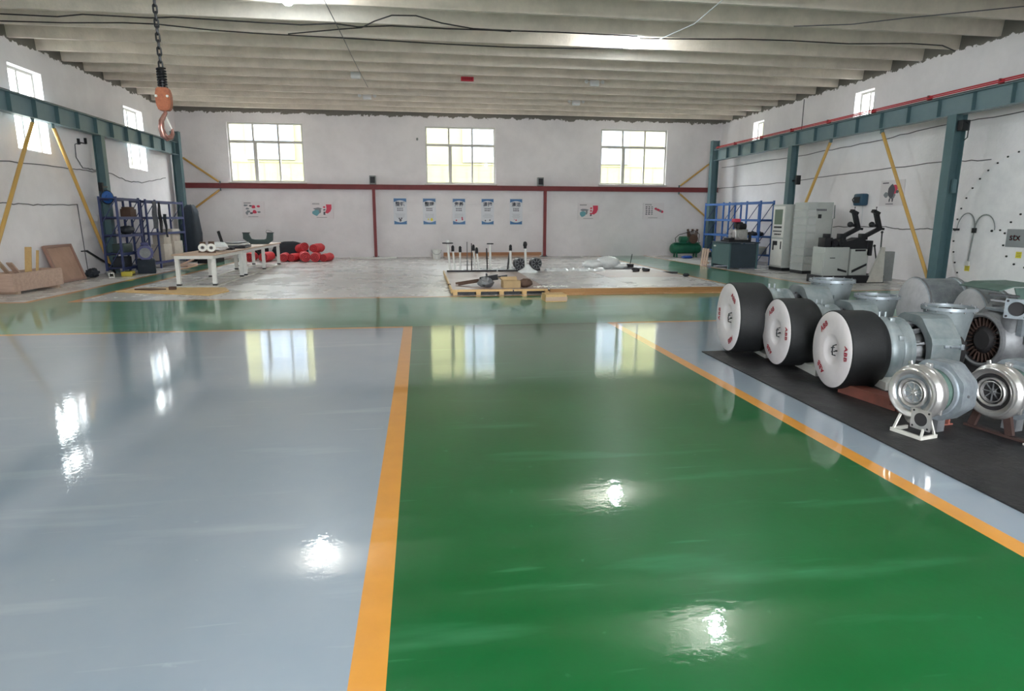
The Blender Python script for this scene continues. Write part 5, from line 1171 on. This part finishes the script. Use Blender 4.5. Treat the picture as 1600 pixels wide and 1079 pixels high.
t = thing('base_rail', 'long dark base rail carrying the white stands, bucket side', 'rail', (1.45, 18.95, PZ))
g = G(); g.bx(-.72, .75, -.12, .12, .0, .03); g.bx(-.72, .75, -.14, -.1, .03, .05); g.build('rail_body', black_iron, t, smooth=False)
t = thing('base_rail', 'long dark base rail carrying the white stands, red post side', 'rail', (2.85, 18.95, PZ))
g = G(); g.bx(-.6, .6, -.12, .12, .0, .03); g.bx(-.6, .6, -.14, -.1, .03, .05); g.build('rail_body', black_iron, t, smooth=False)
def stand(x, y, h, kind, label, lean=0.0):
    t = thing('test_stand', label, 'stand', (x, y, PZ + .03), group='white stands on the platform')
    g = G(); g.cyl((lean, 0, h - .03), (0, 0, .02), .036 if kind != 'thin' else .028, n=12); g.build('post', white_paint, t)
    g = G(); g.bx(-.09, .09, -.09, .09, 0, .02); g.build('foot', white_paint if kind != 'dome' else pale_steel, t, smooth=False)
    if kind in ('dome', 'flat'):
        w = .16 if kind == 'dome' else .1
        g = G(); g.cyl((lean, 0, h - .03), (lean, 0, h), w, n=20); g.build('cap', black_iron, t)
        if kind == 'dome': g = G(); g.ball((lean, 0, h + .02), .07, (1, 1, .8), 14, 8); g.build('dome', white_paint, t)
        if kind == 'flat': g = G(); g.cyl((-.1, .06, h - .15), (-.08, .06, .0), .02, n=10); g.build('rear_strut', black_iron, t)
    else:
        g = G(); g.ball((lean, 0, h), .055 if kind != 'knob' else .08, (.8, .9, 1.1), 12, 8, .1, random.Random(int(x * 99))); g.cyl((lean, 0, h - .12), (lean, 0, h - .03), .045, n=12); g.build('head', black_iron, t)
    if kind == 'strut': g = G(); g.bar((lean - .02, .07, h - .2), (-.08, .07, .0), .05, .03); g.build('rear_strut', black_iron, t, smooth=False)
    return t
stand(.83, 18.98, .82, 'dome', 'white stand with a wide black cap and white dome', -.06)
stand(.97, 19.05, .68, 'thin', 'thin white stand just behind the domed one', -.05)
stand(1.13, 18.97, .66, 'thin', 'thin white stand third in the line from the bucket', .0)
stand(1.58, 19.03, .7, 'thin', 'white stand paired with a shorter one, beside the dark rods', -.05)
stand(1.68, 18.95, .62, 'thin', 'shorter white stand paired beside the dark rods', -.06)
stand(2.02, 18.95, .8, 'flat', 'white stand with a flat black T-shaped cap')
stand(2.63, 18.95, .7, 'strut', 'white stand with dark strut and black double head', .0)
stand(3.1, 18.95, .76, 'knob', 'white stand rising from a draped white foot', -.03)
for x_, h_, lab in ((1.34, .84, 'thin grey rod upright among the white stands'), (1.47, .8, 'thin black rod upright among the white stands')):
    g = G(); g.cyl((0, 0, 0), (0, 0, h_), .012, n=8); g.cyl((0, 0, 0), (0, 0, h_ * .35), .018, n=8); tag(g.build('upright_rod', cast_grey if x_ < 1.4 else black_iron, loc=(x_, 19.0, PZ + .031)), lab, 'rod')
g = G(); g.lathe([(0, .28), (.03, .26), (.1, .14), (.2, .05), (.2, 0)], (0, 0, 0), (0, 0, 1), 26)
for v in g.bm.verts: v.co.z *= random.uniform(.8, 1.1); v.co.x *= random.uniform(.9, 1.15)
tag(g.build('draped_film', film, loc=(3.1, 18.6, PZ)), 'crumpled white film heaped round the foot of the last stand', 'film')
for x_, lab in ((2.92, 'round black motor on the platform left of the last stand'), (3.42, 'round black motor on the platform beyond the last stand')):
    t = thing('round_motor', lab, 'motor', (x_, 19.12, PZ), (0, 0, R(8)), group='round motors on the platform')
    g = G(); g.cyl((0, -.12, .22), (0, .12, .22), .17, n=26); g.build('housing', black_iron, t); g = G()
    for k in range(8): q = 2 * PI * k / 8; g.box((.1 * math.cos(q), -.125, .22 + .1 * math.sin(q)), (.1, .01, .025), rot=(0, -q, 0))
    g.torus((0, -.12, .22), (0, 1, 0), .155, .014, 26, 6); g.build('fan_guard', cast_grey, t); g = G(); g.bx(-.12, .12, -.1, .1, 0, .07); g.build('foot', black_iron, t, smooth=False)
rng = random.Random(2)
def film_strip(x0, x1, y, w, label):
    g = G(); n = 26; P = []
    for i in range(n + 1):
        x = x0 + (x1 - x0) * i / n; row = []
        for j in range(6): row.append(g.bm.verts.new((x, y + w * (j / 5 - .5) + rng.uniform(-.03, .03), .004 + (0 if j in (0, 5) else rng.uniform(.01, .09)))))
        P.append(row)
    for i in range(n):
        for j in range(5): g._f([P[i][j], P[i + 1][j], P[i + 1][j + 1], P[i][j + 1]])
        g._f([P[i][0], P[i][5], P[i + 1][5], P[i + 1][0]])
    g._f(P[0]); g._f(P[-1])
    for v in g.bm.verts: v.co.z += PZ
    tag(g.build('plastic_film', film, angle=60), label, 'film')
film_strip(3.7, 5.5, 18.9, .45, 'long crumpled white film past the round motors')
film_strip(1.75, 2.9, 19.1, .2, 'short crumpled white film behind the T-shaped stand')
t = thing('film_heap', 'pile of bunched white plastic sheeting behind the platform', 'film', (6.1, 21.1, 0))
for i, (a, b_, r_, s_) in enumerate(((-.35, 0, .28, (1.3, 1, .9)), (.2, .1, .34, (1.2, 1, 1.05)), (.65, -.05, .2, (1.6, 1, .8)))):
    g = G(); g.ball((a, b_, r_ * s_[2] * .55), r_, (s_[0], s_[1], s_[2] * .6), 18, 10, .16, random.Random(i + 40)); g.build('sheeting', film, t, angle=70)
# tools on the platform
t = thing('puller_tool', 'long dark puller tool lying on the near edge of the platform', 'tool', (1.35, 14.95, PZ))
g = G(); g.bar((-.55, .2, .04), (.05, -.1, .16), .08, .05); g.bar((-.5, .05, .02), (.1, -.2, .14), .06, .04); g.bx(-.75, -.68, .18, .24, 0, .03); g.build('puller_arm', brown, t, smooth=False)
g = G(); g.bar((.0, -.1, .15), (.4, -.2, .22), .13, .12); g.bar((.4, -.2, .22), (.62, -.22, .25), .04, .04); g.bar((.16, -.14, .1), (.14, -.14, .3), .04, .04); g.build('ratchet_head', black_iron, t, smooth=False)
lump('grey_casting', 'grey lumpy casting beside the puller tool', 'casting', cast_grey, (1.45, 14.55, PZ), .145, (1.3, .8, .8), 33, .2)
t = thing('open_carton', 'open brown carton on the near edge of the platform', 'carton', (2.02, 14.5, PZ), (0, 0, R(6)))
g = G(); g.bx(-.2, .2, -.13, -.12, 0, .16); g.bx(-.2, .2, .12, .13, 0, .16); g.bx(-.2, -.19, -.12, .12, 0, .16); g.bx(.19, .2, -.12, .12, 0, .16); g.bx(-.19, .19, -.12, .12, 0, .01); g.build('carton_body', cardboard, t, smooth=False)
g = G(); g.box((-.24, 0, .2), (.1, .24, .006), rot=(0, .7, 0)); g.box((0, .18, .19), (.38, .1, .006), rot=(.8, 0, 0)); g.build('flap', cardboard, t, smooth=False)
lump('brown_bag', 'dark brown bag leaning beside the open carton', 'bag', brown, (2.36, 14.5, PZ), .13, (1.3, .8, .75), 35, .12)
g = G(); rng = random.Random(5)
for k in range(70): g.ball((rng.uniform(-.4, .4), rng.gauss(0, .07), .012), .014, (1.3, 1, .8), 6, 4)
tag(g.build('packing_chips', white_chips, loc=(2.95, 14.45, PZ)), 'white packing chips scattered along the platform edge', 'chips', kind='stuff')
t = thing('rod_tool', 'dark block with an upright rod at the back of the worn floor', 'tool', (7.0, 20.9, 0))
g = G(); g.bx(-.1, .1, -.08, .08, .06, .17); g.bar((0, 0, .17), (.06, 0, .5), .02, .02); g.build('rod_head', black_iron, t, smooth=False); g = G(); g.bx(-.22, .22, -.12, .1, 0, .05); g.bx(.1, .4, -.02, .08, 0, .03); g.build('tool_base', cast_grey, t, smooth=False)
t = thing('clamp_set', 'pair of dark clamps near the back corner of the platform', 'clamp', (6.55, 18.5, PZ), (0, 0, R(5)))
for x_ in (-.18, .15):
    g = G(); g.lathe([(-.04, .05), (-.04, .12), (.04, .12), (.04, .05)], (x_, 0, .05), (.2, 0, 1), 18, closed=True); g.bar((x_ - .12, -.06, .03), (x_ + .02, -.1, .03), .06, .05); g.build('clamp_ring', black_iron, t)
t = thing('hand_plane', 'dark flat tool on the worn floor beside the yellow line', 'tool', (7.5, 18.55, 0), (0, 0, R(-12)))
g = G(); g.bx(-.28, .2, -.07, .07, 0.04, .1); g.bx(-.25, -.1, -.05, .05, .0, .04); g.bx(-.1, .1, .2, .3, 0, .06); g.build('tool_body', black_iron, t, smooth=False)
lump('rag_scrap', 'little dark scrap beside the yellow line, past the flat tool', 'scrap', dark_cloth, (7.72, 17.9, 0), .07, (1.4, 1, .7), 51, .2)

# ------------------------------------------------------------------ light and camera
w = bpy.data.worlds.new('World'); scene.world = w; w.use_nodes = True
bg = w.node_tree.nodes['Background']; bg.inputs[0].default_value = (.93, .97, 1.0, 1); bg.inputs[1].default_value = 1.0
def portal(loc, rot, sx, sy):
    l = bpy.data.lights.new('daylight_opening', 'AREA'); l.shape = 'RECTANGLE'; l.size = sx; l.size_y = sy; l.cycles.is_portal = True
    o = bpy.data.objects.new('daylight_opening', l); COL.objects.link(o); o.location = loc; o.rotation_euler = rot
for h in added_door_holes: portal(((h[0] + h[1]) / 2, YF - .32, 2.4), (R(90), 0, 0), h[1] - h[0], 4.4)
for h in back_windows: portal(((h[0] + h[1]) / 2, YB + .27, (h[2] + h[3]) / 2), (R(-90), 0, 0), h[1] - h[0], h[3] - h[2])
for h in left_windows: portal((XL - .34, (h[0] + h[1]) / 2, (h[2] + h[3]) / 2), (0, R(-90), 0), h[3] - h[2], h[1] - h[0])
for h in right_windows: portal((XR + .34, (h[0] + h[1]) / 2, (h[2] + h[3]) / 2), (0, R(90), 0), h[3] - h[2], h[1] - h[0])

cam = bpy.data.cameras.new('camera'); co = bpy.data.objects.new('camera', cam); COL.objects.link(co)
cam.sensor_fit = 'HORIZONTAL'; cam.sensor_width = 36; cam.lens = 36 * 992.65 / 1600; cam.clip_start = .05; cam.clip_end = 300
yaw, pitch, roll = .140696556, .198773623, -.002811611
fwd = Vector((math.sin(yaw) * math.cos(pitch), math.cos(yaw) * math.cos(pitch), -math.sin(pitch))); rt = Vector((math.cos(yaw), -math.sin(yaw), 0)); dn = fwd.cross(rt)
r2 = math.cos(roll) * rt + math.sin(roll) * dn; d2 = -math.sin(roll) * rt + math.cos(roll) * dn
M = Matrix(((r2.x, -d2.x, -fwd.x, 0), (r2.y, -d2.y, -fwd.y, 0), (r2.z, -d2.z, -fwd.z, 1.7), (0, 0, 0, 1)))
co.matrix_world = M; scene.camera = co
scene.view_settings.view_transform = 'Standard'; scene.view_settings.look = 'None'; scene.view_settings.gamma = 1.0; scene.view_settings.exposure = 4.58
scene.cycles.max_bounces = 10; scene.cycles.diffuse_bounces = 6; scene.cycles.glossy_bounces = 5; scene.cycles.transparent_max_bounces = 12; scene.cycles.sample_clamp_indirect = 8
